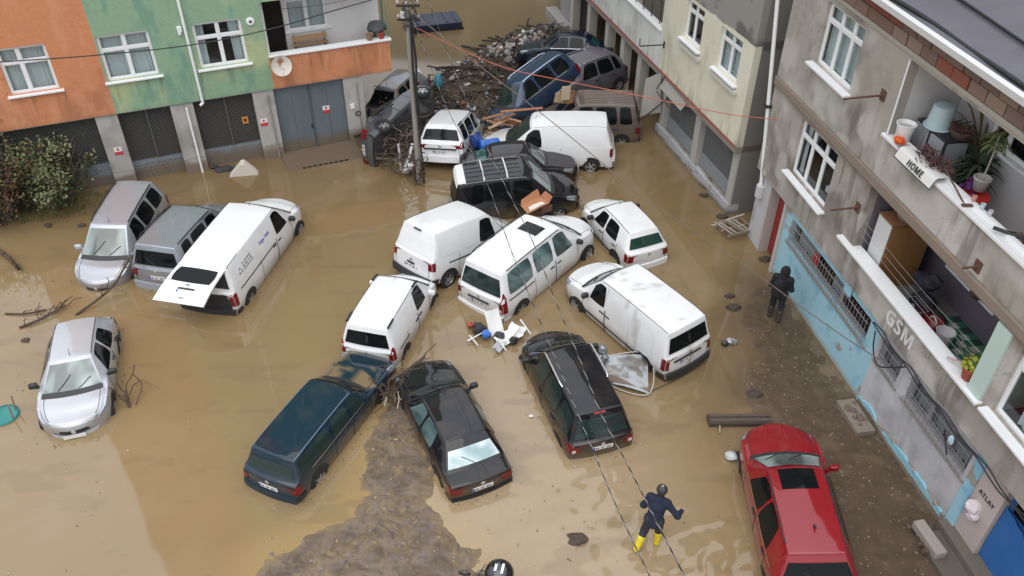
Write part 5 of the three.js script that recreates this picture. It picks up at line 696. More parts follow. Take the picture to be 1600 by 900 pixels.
// ---------------------------------------------------------------- drifted debris
const twig = (a, b, r, bend = .1) => tube([a, a.clone().lerp(b, .35).add(V(rr(-bend, bend), rr(-bend, bend) * .5, rr(-bend, bend))), a.clone().lerp(b, .7).add(V(rr(-bend, bend), rr(-bend, bend) * .5, rr(-bend, bend))), b], r, 8, 5);
const heapP = poly([[600, 250], [582, 205], [596, 150], [640, 132], [655, 142], [690, 118], [745, 92], [800, 58], [868, 40], [900, 62], [880, 90], [820, 108], [790, 150], [768, 200], [740, 205], [715, 172], [660, 200]]);
{
  const xs = heapP.map((q) => q[0]), zs = heapP.map((q) => q[1]), X0 = Math.min(...xs), X1 = Math.max(...xs), Z0 = Math.min(...zs), Z1 = Math.max(...zs);
  const H = (x, z) => { const d = inner(heapP, x, z); return .5 * sstep(-.2, 1.6, d) * (.5 + fbm(x * .9, z * .9, 3)) + .22 * (fbm(x * 3, z * 3, 3) - .5) - .12; };
  const mound = grid(90, 100, (u, v) => { const x = lerp(X0 - .6, X1 + .6, u), z = lerp(Z0 - .6, Z1 + .6, v); return V(x, inner(heapP, x, z) < -.45 ? -.4 : H(x, z), z); });
  const ia = mound.index.array; for (let i = 0; i < ia.length; i += 3) { const t = ia[i]; ia[i] = ia[i + 1]; ia[i + 1] = t; } mound.computeVertexNormals();
  paintVerts(mound, (x, y, z) => mix3([.045, .032, .024], [.16, .11, .07], fbm(x * 4, z * 4, 4)));
  const g = thing('debris_pile', 'big tangled bank of branches, mud and rubbish at the top of the jam', 'debris pile');
  mesh('mud_mound', mound, M(1, 1, 1, .9, { vertexColors: true }), g);
  const inP = () => { for (;;) { const x = rr(X0, X1), z = rr(Z0, Z1); if (inner(heapP, x, z) > -.15) return [x, z]; } };
  const sets = [[], [], []]; for (let i = 0; i < 900; i++) { const [x, z] = inP(), a = rr(0, 6.28), l = i % 12 ? rr(.3, 1.4) : rr(1.4, 3), y = H(x, z); sets[i % 3].push(twig(V(x - Math.cos(a) * l / 2, y + rr(-.02, .25), z - Math.sin(a) * l / 2), V(x + Math.cos(a) * l / 2, y + rr(0, .4), z + Math.sin(a) * l / 2), i % 12 ? rr(.006, .028) : rr(.03, .06), .18)); }
  sets.forEach((q, i) => stuff(mesh('branches', merge(q), M(...[[.045, .035, .028], [.085, .066, .052], [.15, .122, .098]][i], .9), g)));
  for (let k = 0; k < 3; k++) { const q = []; for (let i = 0; i < 70; i++) { const o = U(rr(596, 652), rr(150, 255), rr(.3, 1.2)), a = rr(0, 6.28), l = rr(.25, 1.0); q.push(twig(o, o.clone().add(V(Math.cos(a) * l, rr(-.35, .35), Math.sin(a) * l)), rr(.008, .03), .2)); } stuff(mesh('branches', merge(q), M(...[[.05, .036, .028], [.09, .066, .05], [.15, .12, .09]][k], .9), g)); }
  const cols = [[.42, .40, .38], [.26, .25, .25], [.62, .61, .59], [.07, .10, .22], [.22, .08, .05], [.24, .16, .10], [.05, .05, .05], [.29, .23, .19], [.14, .16, .18]], bits = cols.map(() => []);
  for (let i = 0; i < 1150; i++) { let [x, z] = inP(); const far = z < -36.5; if (!far && rnd() < .5) continue; const k = far ? pick([0, 0, 1, 1, 2, 3, 4, 5, 6, 7, 7, 8]) : pick([0, 1, 1, 2, 4, 5, 6, 6, 7, 8]), s = far ? .04 + .3 * rnd() ** 3 : .04 + .2 * rnd() ** 3, b = rnd() < .6 ? new THREE.BoxGeometry(s * rr(.7, 1.8), s * rr(.15, .8), s) : rubbleGeo(s * .6, .4); bits[k].push(b.rotateX(rr(-.6, .6)).rotateY(rr(0, 6.28)).rotateZ(rr(-.6, .6)).translate(x, H(x, z) + rr(.02, far ? .35 : .2), z)); }
  bits.forEach((q, i) => q.length && stuff(mesh('rubbish', merge(q), M(...cols[i], .7), g)));
}
const lump = (name, label, cat, px, py, Y, r, c, sc = [1, 1, 1], rough = .6) => tag(mesh(name, rubbleGeo(r, .3).scale(...sc).translate(...U(px, py, Y).toArray()), M(...c, rough)), label, cat);
lump('plastic_bag', 'white plastic bag caught right of the utility pole, the upper of two', 'bag', 650, 118, .7, .3, [.72, .72, .72]); lump('plastic_bag', 'white plastic bag caught right of the utility pole, the lower of two', 'bag', 652, 131, .65, .32, [.68, .68, .66], [1, .8, 1]);
lump('blue_tarp_scrap', 'small teal plastic scrap on the heap above the wheel of the overturned car', 'scrap', 685, 128, .8, .3, [.05, .24, .33], [.7, 1.2, .7]);
{
  const b = thing('blue_drum', 'bright blue plastic drum lying between the white crossover and the dark sedan', 'drum', U(765, 226, .8), .3); b.scale.setScalar(.78); mesh('drum', lathe([[0, -.48], [.24, -.48], [.28, -.42], [.27, -.2], [.29, -.17], [.27, -.12], [.27, .12], [.29, .17], [.27, .2], [.28, .42], [.24, .48], [0, .48]], 24).rotateZ(Math.PI / 2), M(.02, .13, .52, .3), b); mesh('bung', new THREE.CylinderGeometry(.05, .05, .04, 10).rotateZ(1.57).translate(.49, .12, 0), BLACKP, b);
  const ba = thing('blue_bag', 'crumpled blue plastic sheet beside the blue drum', 'plastic sheet', U(745, 222, .75)); mesh('sheet', rubbleGeo(.34, .45).scale(.8, 1, .8), M(.015, .05, .22, .35), ba);
  const cb = thing('cardboard_box', 'torn orange brown box on the bonnets between the black van and the passenger van', 'box', U(835, 322, 1.15), .5); cb.scale.setScalar(.78); const CB = M(.40, .18, .085, .85), sh = (a, b, c, d) => grid(3, 3, (u, v) => a.clone().lerp(b, u).lerp(d.clone().lerp(c, u), v).add(V(0, .02 * Math.sin(u * 5 + v * 4), 0)));
  mesh('base', sh(V(-.5, 0, -.28), V(.5, .15, -.35), V(.55, .1, .25), V(-.5, -.05, .3)), CB, cb); mesh('flap', sh(V(-.5, 0, -.28), V(.5, .15, -.35), V(.42, .45, -.5), V(-.4, .2, -.42)), CB, cb); mesh('flap', sh(V(.5, .15, -.35), V(.55, .1, .25), V(.75, .35, .2), V(.7, .4, -.3)), M(.36, .15, .08, .85), cb); mesh('liner', sh(V(-.3, .03, .0), V(.35, .12, -.05), V(.4, .11, .2), V(-.35, .0, .22)), M(.66, .6, .55, .8), cb); mesh('crate_side', bx(.45, -.12, .28, .5, .3, .04), M(.12, .05, .03, .9), cb);
  const pl = thing('orange_plank', 'broken orange planks lodged on the front of the blue people carrier', 'plank', U(812, 172, 1.1), .12); for (const [i, z] of [0, .12].entries()) mesh('plank', bx(i * .15, i * .06, z, 1.5, .05, .12, .01).rotateZ(.05), M(.42, .17, .09, .7), pl);
  const pb = thing('splintered_board', 'bundle of splintered brown boards against the white van windscreen', 'boards', U(790, 197, 1.0), .25); for (let i = 0; i < 9; i++) mesh('board', bx(rr(-.4, .5), i * .05, rr(-.35, .35), rr(.5, 1.1), .04, .12, .008).rotateY(rr(-.6, .6)).rotateZ(rr(-.2, .2)), pick([M(.30, .14, .06, .8), M(.20, .09, .045, .85), M(.42, .27, .16, .8)]), pb);
  const pc = thing('splintered_board', 'pale broken chipboard standing beside the brown minivan roof', 'boards', U(882, 155, 1.6), .3); for (let i = 0; i < 5; i++) mesh('board', bx(rr(-.25, .25), rr(-.1, .35), rr(-.2, .2), rr(.3, .5), rr(.3, .6), .04, .006).rotateZ(rr(-.4, .4)), pick([M(.44, .32, .19, .8), M(.3, .15, .07, .85), M(.5, .4, .28, .8)]), pc);
  const db = thing('grey_board', 'torn grey sheet hanging from the cream overhang beside the brown minivan', 'sheet', U(1018, 150, 1.7), -.3); mesh('sheet', sh(V(-.35, -.9, .1), V(.45, -.6, 0), V(.25, .95, -.1), V(-.3, .7, 0)), M(.38, .36, .33, .85), db); mesh('rod', rod(V(-.3, -1, .15), V(.7, .1, .1), .025), IRON, db);
  const du = thing('floating_container', 'dark blue plastic container floating upside down at the top of the street', 'container', U(680, 36, .12), .28); mesh('shell', bx(0, .08, 0, 2.5, .34, 1.6, .06), M(.018, .024, .05, .45), du); for (let i = 0; i < 5; i++) mesh('rib', bx(-1 + i * .5, .27, 0, .1, .05, 1.4, .015), M(.022, .03, .06, .45), du); mesh('rim', merge([bx(0, -.06, .82, 2.6, .1, .08), bx(0, -.06, -.82, 2.6, .1, .08)]), M(.012, .016, .035, .5), du);
  const tri = thing('foam_block', 'pale wedge of foam floating in front of the grey shutters', 'foam block', U(381, 270, .05), .2); { const s = new THREE.Shape([[-.5, 0], [.5, 0], [.42, .12], [.08, .52], [-.02, .5]].map(([x, y]) => new THREE.Vector2(x, y))); mesh('wedge', new THREE.ExtrudeGeometry(s, { depth: .3, bevelEnabled: true, bevelSize: .02, bevelThickness: .02, bevelSegments: 2 }).translate(0, -.06, -.15), M(.66, .60, .53, .85, { bumpMap: grit, bumpScale: .004 }), tri); mesh('stained_edge', bx(0, -.05, .0, .98, .05, .36, .01), M(.40, .33, .25, .9), tri); }
  const rp = thing('concrete_ramp', 'muddy concrete ramp with a dark slotted drain in front of the garage gate', 'ramp', LB.localToWorld(V(9.05, .0, .5)), LB.rotation.y); mesh('slab', grid(20, 10, (u, v) => V(lerp(-1.4, 1.5, u), .11 - .13 * v + .02 * fbm(u * 8, v * 8, 2), lerp(-.7, .75, v))), M(.145, .105, .072, .6, { bumpMap: grit, bumpScale: .01 }), rp); for (let i = 0; i < 9; i++) mesh('drain_slot', bx(-.75 + i * .2, .025, .62, .14, .02, .07), DARK, rp);
  const jb = thing('dirty_bundle', 'small dark bundle floating by the grey shutter next to the foam block', 'bundle', LB.localToWorld(V(5.6, .0, .15))); mesh('bundle', merge(seq(0, 1, 6).map(() => rubbleGeo(rr(.1, .2), .4).scale(1.4, .7, 1).translate(rr(-.5, .6), rr(0, .1), rr(-.1, .15)))), M(.05, .05, .055, .9), jb).userData.kind = 'stuff';
}
{ // crash scraps by the passenger van, bodywork sheet by the black people carrier
  const o = U(775, 522, .05), g = thing('crash_scrap', 'heap of broken white and blue plastic behind the passenger van', 'scrap heap', o);
  const sheet = (p, w, h, rx, ry, rz, m) => mesh('shard', grid(4, 3, (u, v) => V((u - .5) * w, .04 * Math.sin(u * 4 + v * 5), (v - .5) * h)).rotateX(rx).rotateY(ry).rotateZ(rz).translate(...p), m, g);
  sheet([-.05, .35, -.1], .42, .75, 1.0, .3, .1, WHITEP); sheet([.35, .12, .25], .75, .4, .3, .6, .1, WHITEP); sheet([.62, .1, -.05], .5, .28, .4, -.5, .3, WHITEP); sheet([.15, .08, .5], .6, .25, .2, 1.1, -.1, M(.42, .43, .45, .5)); sheet([.45, .2, .1], .3, .5, .9, -.9, .1, PVC);
  for (const [a, b] of [[[-.8, .04, .35], [-.35, .16, .1]], [[-.75, .02, .1], [-.5, .06, .55]], [[.1, .1, .4], [.3, .2, .9]], [[.7, .3, -.3], [1.0, .1, .1]]]) mesh('strip', rod(V(...a), V(...b), .03, .02, 5), WHITEP, g);
  mesh('blue_part', rubbleGeo(.14, .3).translate(-.28, .15, .15), M(.04, .14, .45, .5), g); mesh('red_part', rubbleGeo(.09, .3).translate(-.75, .08, -.3), M(.4, .05, .04, .5), g); mesh('dark_part', merge([rubbleGeo(.2, .4).translate(-.5, .1, -.12), rubbleGeo(.16, .4).translate(.1, .1, .2), rubbleGeo(.14, .4).translate(.5, .08, .35)]), BLACKP, g).userData.kind = 'stuff';
  const w = thing('broken_windscreen', 'shattered windscreen and metal sheet between the black people carrier and the spotted van', 'windscreen', U(975, 590, .1));
  const P = [[925, 560, .3], [1012, 555, .35], [1013, 617, .05], [950, 600, .05]].map(([x, y, Y]) => U(x, y, Y).sub(w.position));
  mesh('glass_sheet', ((g) => paintVerts(g, (x, y, z) => mix3([.30, .32, .33], [.10, .09, .075], sstep(.42, .62, fbm(x * 5, z * 5 + 3, 4)))))(grid(30, 22, (u, v) => P[0].clone().lerp(P[1], u).lerp(P[3].clone().lerp(P[2], u), v).add(V(0, .07 * Math.sin(u * 3.1) + .03 * fbm(u * 6, v * 6, 2), 0)))), M(1, 1, 1, .18, { ior: 1.9, vertexColors: true }), w); mesh('frame', tube([P[0], P[1], P[2], P[3], P[0]].map((p) => p.clone().add(V(0, .03, 0))), .014, 40, 5), M(.55, .54, .52, .5), w);
  mesh('bent_metal', merge(seq(0, 1, 9).map(() => rubbleGeo(rr(.08, .17), .45).translate(rr(-1.05, -.5), rr(.15, .55), rr(-.7, -.05)))), M(.25, .26, .27, .4, { metalness: .6 }), w).userData.kind = 'stuff'; mesh('mud_streak', grid(8, 3, (u, v) => P[3].clone().lerp(P[2], u).lerp(P[0].clone().lerp(P[1], u), .08 + .25 * v * (.5 + .5 * Math.sin(u * 5 + 1))).add(V(0, .07 * Math.sin(u * 3.1) + .035, 0))), M(.2, .15, .11, .9), w);
  tag(mesh('loose_wire', tube(path([[1014, 612, .03], [1035, 603, .05], [1058, 592, .06], [1085, 575, .1]]), .012, 20, 4), BLACKP), 'black wire trailing from the shattered windscreen to the spotted van', 'wire');
  const lamp = thing('torn_mirror', 'torn off wing mirror floating at the left front of the red car', 'mirror', U(1143, 712, .1)); mesh('housing', rubbleGeo(.13, .3).scale(1.3, .8, .9), M(.45, .46, .47, .3), lamp); mesh('bracket', rod(V(-.05, 0, 0), V(.3, .08, -.08), .035), BLACKP, lamp);
  const sc = thing('mangled_front', 'mangled car front with hanging pink and brown panels beside the garage pillar', 'wreckage', U(590, 205, .5)); for (let i = 0; i < 16; i++) mesh('panel_shard', grid(3, 3, (u, v) => V((u - .5) * rr(.3, .5), .08 * Math.sin(u * 5 + v * 3), (v - .5) * rr(.4, .8))).rotateX(rr(.5, 1.6)).rotateY(rr(0, 6.28)).translate(rr(-.35, .5), rr(-.5, .75), rr(-.5, .5)), pick([BLACKP, BLACKP, M(.34, .22, .18, .8), M(.25, .16, .09, .9), M(.08, .02, .025, .5), STICK]), sc);
  mesh('tyre', new THREE.TorusGeometry(.26, .11, 8, 20).rotateY(.5).translate(0, .35, .1), TYRE, sc); mesh('hanging_strip', merge([rod(V(-.1, .2, .4), V(-.05, -.7, .55), .05), rod(V(.1, .1, .4), V(.2, -.6, .5), .03)]), M(.38, .26, .16, .9), sc);
  const hs = thing('white_bumper_scrap', 'white broken bumper strips hanging by the foot of the utility pole', 'scrap', U(636, 262, .2)); mesh('strip', tube([V(.25, .9, -.2), V(.1, .45, 0), V(-.05, .1, .15), V(-.1, -.1, .2)], .06, 12, 5), PVC, hs); mesh('strip', tube([V(-.25, 1.0, 0), V(-.22, .5, .1), V(-.2, 0, .15)], .045, 12, 5), M(.6, .6, .62, .4), hs); for (let i = 0; i < 5; i++) mesh('shard', rubbleGeo(rr(.06, .14), .5).translate(rr(-.2, .3), rr(-.05, .35), rr(0, .35)), pick([STEEL, BLACKP, WHITEP]), hs);
}
// sticks and branches in the open water on the left
const branchThing = (name, label, pts, r, forks = 5) => { const g = thing(name, label, 'branch', pts[0].clone()), L = pts.map((p) => p.clone().sub(pts[0])), c = new THREE.CatmullRomCurve3(L); mesh('limb', new THREE.TubeGeometry(c, 24, r, 6), STICK, g); for (let i = 0; i < forks; i++) { const t = rr(.15, .95), p = c.getPoint(t), d = c.getTangent(t); mesh('side_twig', twig(p, p.clone().addScaledVector(d, rr(.15, .5)).add(V(rr(-.3, .3), rr(0, .22), rr(-.3, .3))), r * .35, .06), STICK, g); } return g; };
branchThing('long_branch', 'long dark branch leaning on the front of the silver minivan', [U(118, 492, .02), U(150, 470, .2), U(178, 445, .55), U(196, 415, 1.0), U(207, 398, 1.25)], .038, 7);
branchThing('drift_branch', 'upper straight stick of the driftwood left of the silver hatchback roof', [U(8, 490, .03), U(40, 490, .05), U(72, 484, .04)], .028, 6); branchThing('drift_branch', 'lower thick stick of the driftwood left of the silver hatchback roof', [U(30, 512, .03), U(60, 500, .07), U(102, 477, .12)], .04, 10);
branchThing('drift_branch', 'short curved twig in open water right of the silver hatchback', [U(207, 584, .3), U(222, 602, .2), U(212, 632, .04)], .014, 3); branchThing('drift_branch', 'upright stub with white splinters beside the silver hatchback wheel', [U(205, 642, -.1), U(198, 622, .2), U(196, 610, .32)], .05, 5);
branchThing('drift_branch', 'dark branch at the left edge below the bush', [U(-10, 385, .1), U(12, 402, .1), U(30, 420, .05)], .06, 6);
branchThing('drift_branch', 'broken board and sticks jammed between the dark blue wagon and the black hatchback', [U(612, 592, .75), U(640, 575, .95), U(664, 557, 1.1)], .04, 7);
{
  const g = thing('jammed_sticks', 'dark sticks and rubbish packed between the two dark car noses', 'sticks', U(612, 600, .4)); const L = []; for (let i = 0; i < 60; i++) { const a = V(rr(-.35, .4), rr(-.4, .35), rr(-.5, .5)); L.push(twig(a, a.clone().add(V(rr(-.3, .3), rr(-.3, .3), rr(-.4, .4))), rr(.008, .025), .05)); } mesh('sticks', merge(L), STICK, g).userData.kind = 'stuff'; mesh('pale_splinters', merge(seq(0, 1, 7).map(() => { const a = V(rr(-.2, .3), rr(-.1, .2), rr(.2, .6)); return twig(a, a.clone().add(V(rr(-.1, .1), rr(-.35, -.1), rr(0, .2))), .018, .03); })), M(.42, .36, .28, .9), g).userData.kind = 'stuff';
  const t = thing('teal_stool', 'teal plastic stool upturned in the water at the left edge', 'stool', U(7, 650, .0)); mesh('seat', lathe([[0, .02], [.3, .02], [.36, .06], [.36, -.1], [.3, -.12]], 18), M(.03, .22, .20, .5), t); for (const [x, z] of [[-.2, -.15], [.2, -.2], [.28, .1]]) mesh('leg', rod(V(x, 0, z), V(x * 1.2, .5, z * 1.2), .022), M(.30, .18, .15, .7), t);
  for (const [x, y, r, n] of [[40, 531, .09, 'dark clod floating left of the silver hatchback roof'], [903, 842, .17, 'dark clod in the shallows left of the wading person'], [830, 650, .05, 'tiny white scrap left of the black people carrier'], [75, 352, .11, 'grey clod with litter under the bush, the left one'], [128, 352, .12, 'grey clod with litter under the bush, the right one']]) tag(mesh('floating_clod', rubbleGeo(r, .4).scale(1.3, .45, 1).translate(...U(x, y, .03).toArray()), /white/.test(n) ? WHITEP : M(.07, .05, .038, .9)), n, 'debris');
}
{ // loose litter on the mud
  const cols = [[.26, .18, .09], [.17, .135, .12], [.30, .22, .13], [.11, .085, .075], [.22, .19, .18]], sets = cols.map(() => []);
  const put = (P, H, n, s0, s1) => { const xs = P.map((q) => q[0]), zs = P.map((q) => q[1]); for (let i = 0; i < n; i++) { const x = rr(Math.min(...xs), Math.max(...xs)), z = rr(Math.max(-26, Math.min(...zs)), Math.min(-8, Math.max(...zs))); if (inner(P, x, z) < -.1) continue; const s = rr(s0, s1), y = Math.max(.003, H(x, z)) + .006; sets[Math.floor(rnd() * 5)].push(grid(2, 2, (u, v) => V((u - .5) * s * 1.6, .25 * s * Math.sin(u * 3 + v * 2), (v - .5) * s)).rotateY(rr(0, 6.28)).rotateX(rr(-.2, .2)).translate(x, y, z)); } };
  put(BANK, bankH, 260, .015, .06); put(STRIP, stripH, 1100, .01, .035);
  const g = thing('mud_litter', 'leaves, chips and plastic flakes strewn over the wet mud', 'litter'); g.userData.kind = 'stuff'; sets.forEach((q, i) => stuff(mesh('flakes', merge(q), M(...cols[i], .75), g)));
}
// ---------------------------------------------------------------- bush at the left edge
{
  const bush = (label, o, n, hgt, rad, cols, dens) => {
    const g = thing('bush', label, 'bush', o), st = [], lf = cols.map(() => []);
    for (let i = 0; i < n; i++) {
      const a = rr(0, 6.28), r = rad * Math.sqrt(rnd()), tip = V(Math.cos(a) * r, hgt * rr(.55, 1.05) * (1 - .35 * (r / rad) ** 2), Math.sin(a) * r), b0 = V(tip.x * .15, -.3, tip.z * .15), mid = b0.clone().lerp(tip, .5).add(V(rr(-.2, .2), .1, rr(-.2, .2)));
      st.push(tube([b0, mid, tip], rr(.008, .02), 8, 4)); const c = new THREE.CatmullRomCurve3([b0, mid, tip]);
      for (let k = 0; k < dens; k++) { const t = Math.sqrt(rr(.12, 1)), p = c.getPoint(t).add(V(rr(-.3, .3), rr(-.22, .22), rr(-.3, .3))); if (fbm(p.x * 2.2 + o.x, p.z * 2.2 + p.y * 1.7, 2) < .47) continue; const s = rr(.022, .05), ci = Math.floor(clamp(fbm(p.x * 1.3 + 4, p.y * 1.3 + p.z, 2) * 1.5 - .25 + rr(-.15, .15), 0, .99) * cols.length); lf[ci].push(new THREE.CircleGeometry(s, 5).scale(1, 1.7, 1).rotateX(rr(-1.9, -.5)).rotateY(rr(0, 6.28)).translate(p.x, p.y, p.z)); }
    }
    mesh('stems', merge(st), BARK, g).userData.kind = 'stuff'; lf.forEach((q, i) => q.length && stuff(mesh('leaves', merge(q), M(...cols[i], .75, { transmission: .15, thickness: 0 }), g)));
  };
  bush('green leafy bush in front of the dark shutter beside the silver minivan', U(105, 315, 0).add(V(-.2, 0, .1)), 66, 2.7, 1.75, [[.04, .06, .02], [.085, .12, .035], [.15, .18, .07], [.22, .23, .12]], 60);
  bush('taller tangled green bush at the left edge below the orange wall', U(45, 325, 0).add(V(-.2, 0, .0)), 66, 3.5, 1.6, [[.045, .06, .02], [.095, .12, .035], [.16, .17, .065], [.14, .085, .035]], 60);
  bush('rusty brown half bare bush at the far left edge', U(10, 345, 0).add(V(-.2, 0, .1)), 66, 2.9, 1.3, [[.12, .055, .022], [.17, .085, .032], [.065, .06, .022], [.13, .12, .045]], 46);
  const gr = []; for (let i = 0; i < 900; i++) { const x = rr(-20, -13.2), k = (x + 20) / 7, z = lerp(-23.6, -25.3, k) + rr(-.7, .9), s = rr(.1, .3); gr.push(new THREE.PlaneGeometry(.02, s).translate(0, s / 2, 0).rotateX(rr(-.6, .6)).rotateY(rr(0, 6.28)).translate(x, -.02, z)); }
  tag(stuff(mesh('weeds', merge(gr), M(.09, .11, .03, .8))), 'drowned weeds round the foot of the bushes', 'weeds');
}
// ---------------------------------------------------------------- people
function flesh(segs, cell, k = .04) { // one continuous surface round tapered capsules
  const lo = V(9, 9, 9), hi = V(-9, -9, -9); for (const [a, b, r, s] of segs) { for (const [p, q] of [[a, r], [b, s]]) { lo.min(p.clone().subScalar(q + .03)); hi.max(p.clone().addScalar(q + .03)); } }
  const c = lo.clone().add(hi).multiplyScalar(.5), n = Math.ceil(Math.max(...hi.clone().sub(lo).toArray()) / cell) + 4, half = n * cell / 2, mc = new MarchingCubes(n, new THREE.MeshBasicMaterial(), false, false, 160000), p = V(0, 0, 0), ba = segs.map(([a, b]) => b.clone().sub(a)), bb = ba.map((v) => Math.max(1e-9, v.lengthSq()));
  for (let z = 0; z < n; z++) for (let y = 0; y < n; y++) for (let x = 0; x < n; x++) {
    p.set((x - n / 2) / (n / 2) * half + c.x, (y - n / 2) / (n / 2) * half + c.y, (z - n / 2) / (n / 2) * half + c.z); let d = 9;
    for (let i = 0; i < segs.length; i++) { const [a, , r, s] = segs[i], v = ba[i], t = clamp(((p.x - a.x) * v.x + (p.y - a.y) * v.y + (p.z - a.z) * v.z) / bb[i]), dx = p.x - a.x - v.x * t, dy = p.y - a.y - v.y * t, dz = p.z - a.z - v.z * t, e = Math.sqrt(dx * dx + dy * dy + dz * dz) - lerp(r, s, t), h = Math.max(k - Math.abs(d - e), 0) / k; d = Math.min(d, e) - h * h * k * .25; }
    mc.field[n * n * z + n * y + x] = -d;
  }
  mc.isolation = 0; mc.update(); const m = mc.count, g = new THREE.BufferGeometry(), P = new Float32Array(m * 3), N = new Float32Array(m * 3);
  for (let i = 0; i < m; i++) { for (let q = 0; q < 3; q++) { P[i * 3 + q] = mc.positionArray[i * 3 + q] * half + [c.x, c.y, c.z][q]; N[i * 3 + q] = mc.normalArray[i * 3 + q]; } }
  g.setAttribute('position', new THREE.BufferAttribute(P, 3)); g.setAttribute('normal', new THREE.BufferAttribute(N, 3)); return g;
}
const hand = (w, d, side) => { const L = [], u = V(0, 1, 0).cross(d).normalize(); L.push([w, w.clone().addScaledVector(d, .07), .026, .034]); for (let i = 0; i < 4; i++) { const b = w.clone().addScaledVector(d, .085).addScaledVector(u, (i - 1.5) * .021), m = b.clone().addScaledVector(d, .04 - .004 * Math.abs(i - 1.3)).add(V(0, -.008, 0)), e = m.clone().addScaledVector(d, .022).add(V(0, -.026, 0)); L.push([b, m, .0095, .009], [m, e, .009, .008]); } const tb = w.clone().addScaledVector(d, .035).addScaledVector(u, side * .035), te = tb.clone().addScaledVector(d, .045).addScaledVector(u, side * .025).add(V(0, -.012, 0)); L.push([tb, te, .011, .009]); return L; };
function person(label, pos, turn, J, wear) { // joints in a frame whose front is +z
  const g = thing('person', label, 'person', pos, turn), S = wear.scale || 1; g.scale.setScalar(S);
  const j = {}; for (const k in J) j[k] = V(...J[k]);
  const skin = M(.42, .25, .17, .6), trunk = [[j.hip, j.chest, .135, .165], [j.chest, j.neck, .15, .065], [j.neck, j.head, .058, .08], [j.sl, j.sr, .075, .075], [j.hl, j.hr, .11, .11]];
  const arm = (s, e, w) => [[s, e, .06, .046], [e, w, .045, .033]], leg = (h, k, a) => [[h, k, .09, .062], [k, a, .06, .042]];
  const face = [[j.head, j.head.clone().add(V(0, .05, .015)), .092, .098], [j.head.clone().add(V(0, -.05, .06)), j.head.clone().add(V(0, -.06, .07)), .045, .04], [j.head.clone().add(V(0, .01, .105)), j.head.clone().add(V(0, -.015, .118)), .012, .016]];
  mesh('body', flesh([...trunk, ...face, ...arm(j.sl, j.el, j.wl), ...arm(j.sr, j.er, j.wr), ...leg(j.hl, j.kl, j.al), ...leg(j.hr, j.kr, j.ar)], .02, .05), skin, g);
  for (const [w, e, s] of [[j.wl, j.el, 1], [j.wr, j.er, -1]]) mesh('hand', flesh(hand(w, w.clone().sub(e).normalize(), s), .006, .008), skin, g);
  mesh('jacket', crease(flesh([[j.hip.clone().add(V(0, -.06, 0)), j.chest, .165, .185], [j.chest, j.neck.clone().add(V(0, -.02, 0)), .175, .09], [j.sl, j.sr, .095, .095], [j.sl, j.el, .082, .068], [j.el, j.wl.clone().lerp(j.el, .12), .068, .052], [j.sr, j.er, .082, .068], [j.er, j.wr.clone().lerp(j.er, .12), .068, .052], ...(wear.hood ? [[j.head.clone().add(V(0, .02, -.02)), j.head.clone().add(V(0, .06, -.03)), .125, .12], [j.neck, j.head, .12, .11]] : [[j.neck.clone().add(V(0, -.02, -.05)), j.neck.clone().add(V(0, .01, -.07)), .09, .075]])], .02, .06), .026, 9), wear.jacket, g);
  mesh('trousers', crease(flesh([[j.hl, j.hr, .135, .135], [j.hl, j.kl, .115, .085], [j.kl, j.al.clone().lerp(j.kl, .25), .085, .075], [j.hr, j.kr, .115, .085], [j.kr, j.ar.clone().lerp(j.kr, .25), .085, .075]], .02, .05), .018, 10), wear.trousers, g);
  for (const [a, k] of [[j.al, j.kl], [j.ar, j.kr]]) mesh('boot', flesh([[a.clone().lerp(k, .55), a, .092, .07], [a.clone().add(V(0, -.03, -.02)), a.clone().add(V(0, -.05, .14)), .06, .052]], .014, .03), wear.boots, g);
  if (wear.hood) mesh('hood_opening', flesh([[j.head.clone().add(V(0, .0, .065)), j.head.clone().add(V(0, .05, .07)), .075, .075]], .015, .02), M(.02, .02, .02, .9), g);
  else { mesh('hair', flesh([[j.head.clone().add(V(0, .05, -.02)), j.head.clone().add(V(0, .0, -.045)), .105, .088]], .014, .02), M(.02, .016, .014, .8), g); mesh('cap', lathe([[.122, 0], [.118, .05], [.095, .1], [.05, .13], [0, .135]], 18).translate(j.head.x, j.head.y + .04, j.head.z - .005), wear.cap || BLACKP, g); mesh('cap_button', new THREE.SphereGeometry(.035, 10, 8).scale(1, .4, 1).translate(j.head.x, j.head.y + .175, j.head.z), M(.25, .22, .2, .7), g); }
  for (const s of [-1, 1]) { mesh('eye', new THREE.SphereGeometry(.012, 8, 6).translate(j.head.x + s * .033, j.head.y + .02, j.head.z + .098), M(.7, .7, .68, .3), g); mesh('ear', new THREE.SphereGeometry(.028, 8, 6).scale(.4, 1, .7).translate(j.head.x + s * .1, j.head.y + .01, j.head.z - .005), skin, g); } mesh('mouth', bx(j.head.x, j.head.y - .055, j.head.z + .103, .045, .008, .01, .003), M(.28, .10, .09, .6), g);
  if (wear.pack) mesh('backpack', flesh([[j.chest.clone().add(V(.03, .1, -.24)), j.chest.clone().add(V(.03, -.2, -.24)), .15, .16]], .025, .03), wear.pack, g);
  return g;
}
const NAVY = M(.011, .016, .036, .9), JBLK = M(.011, .012, .014, .9);
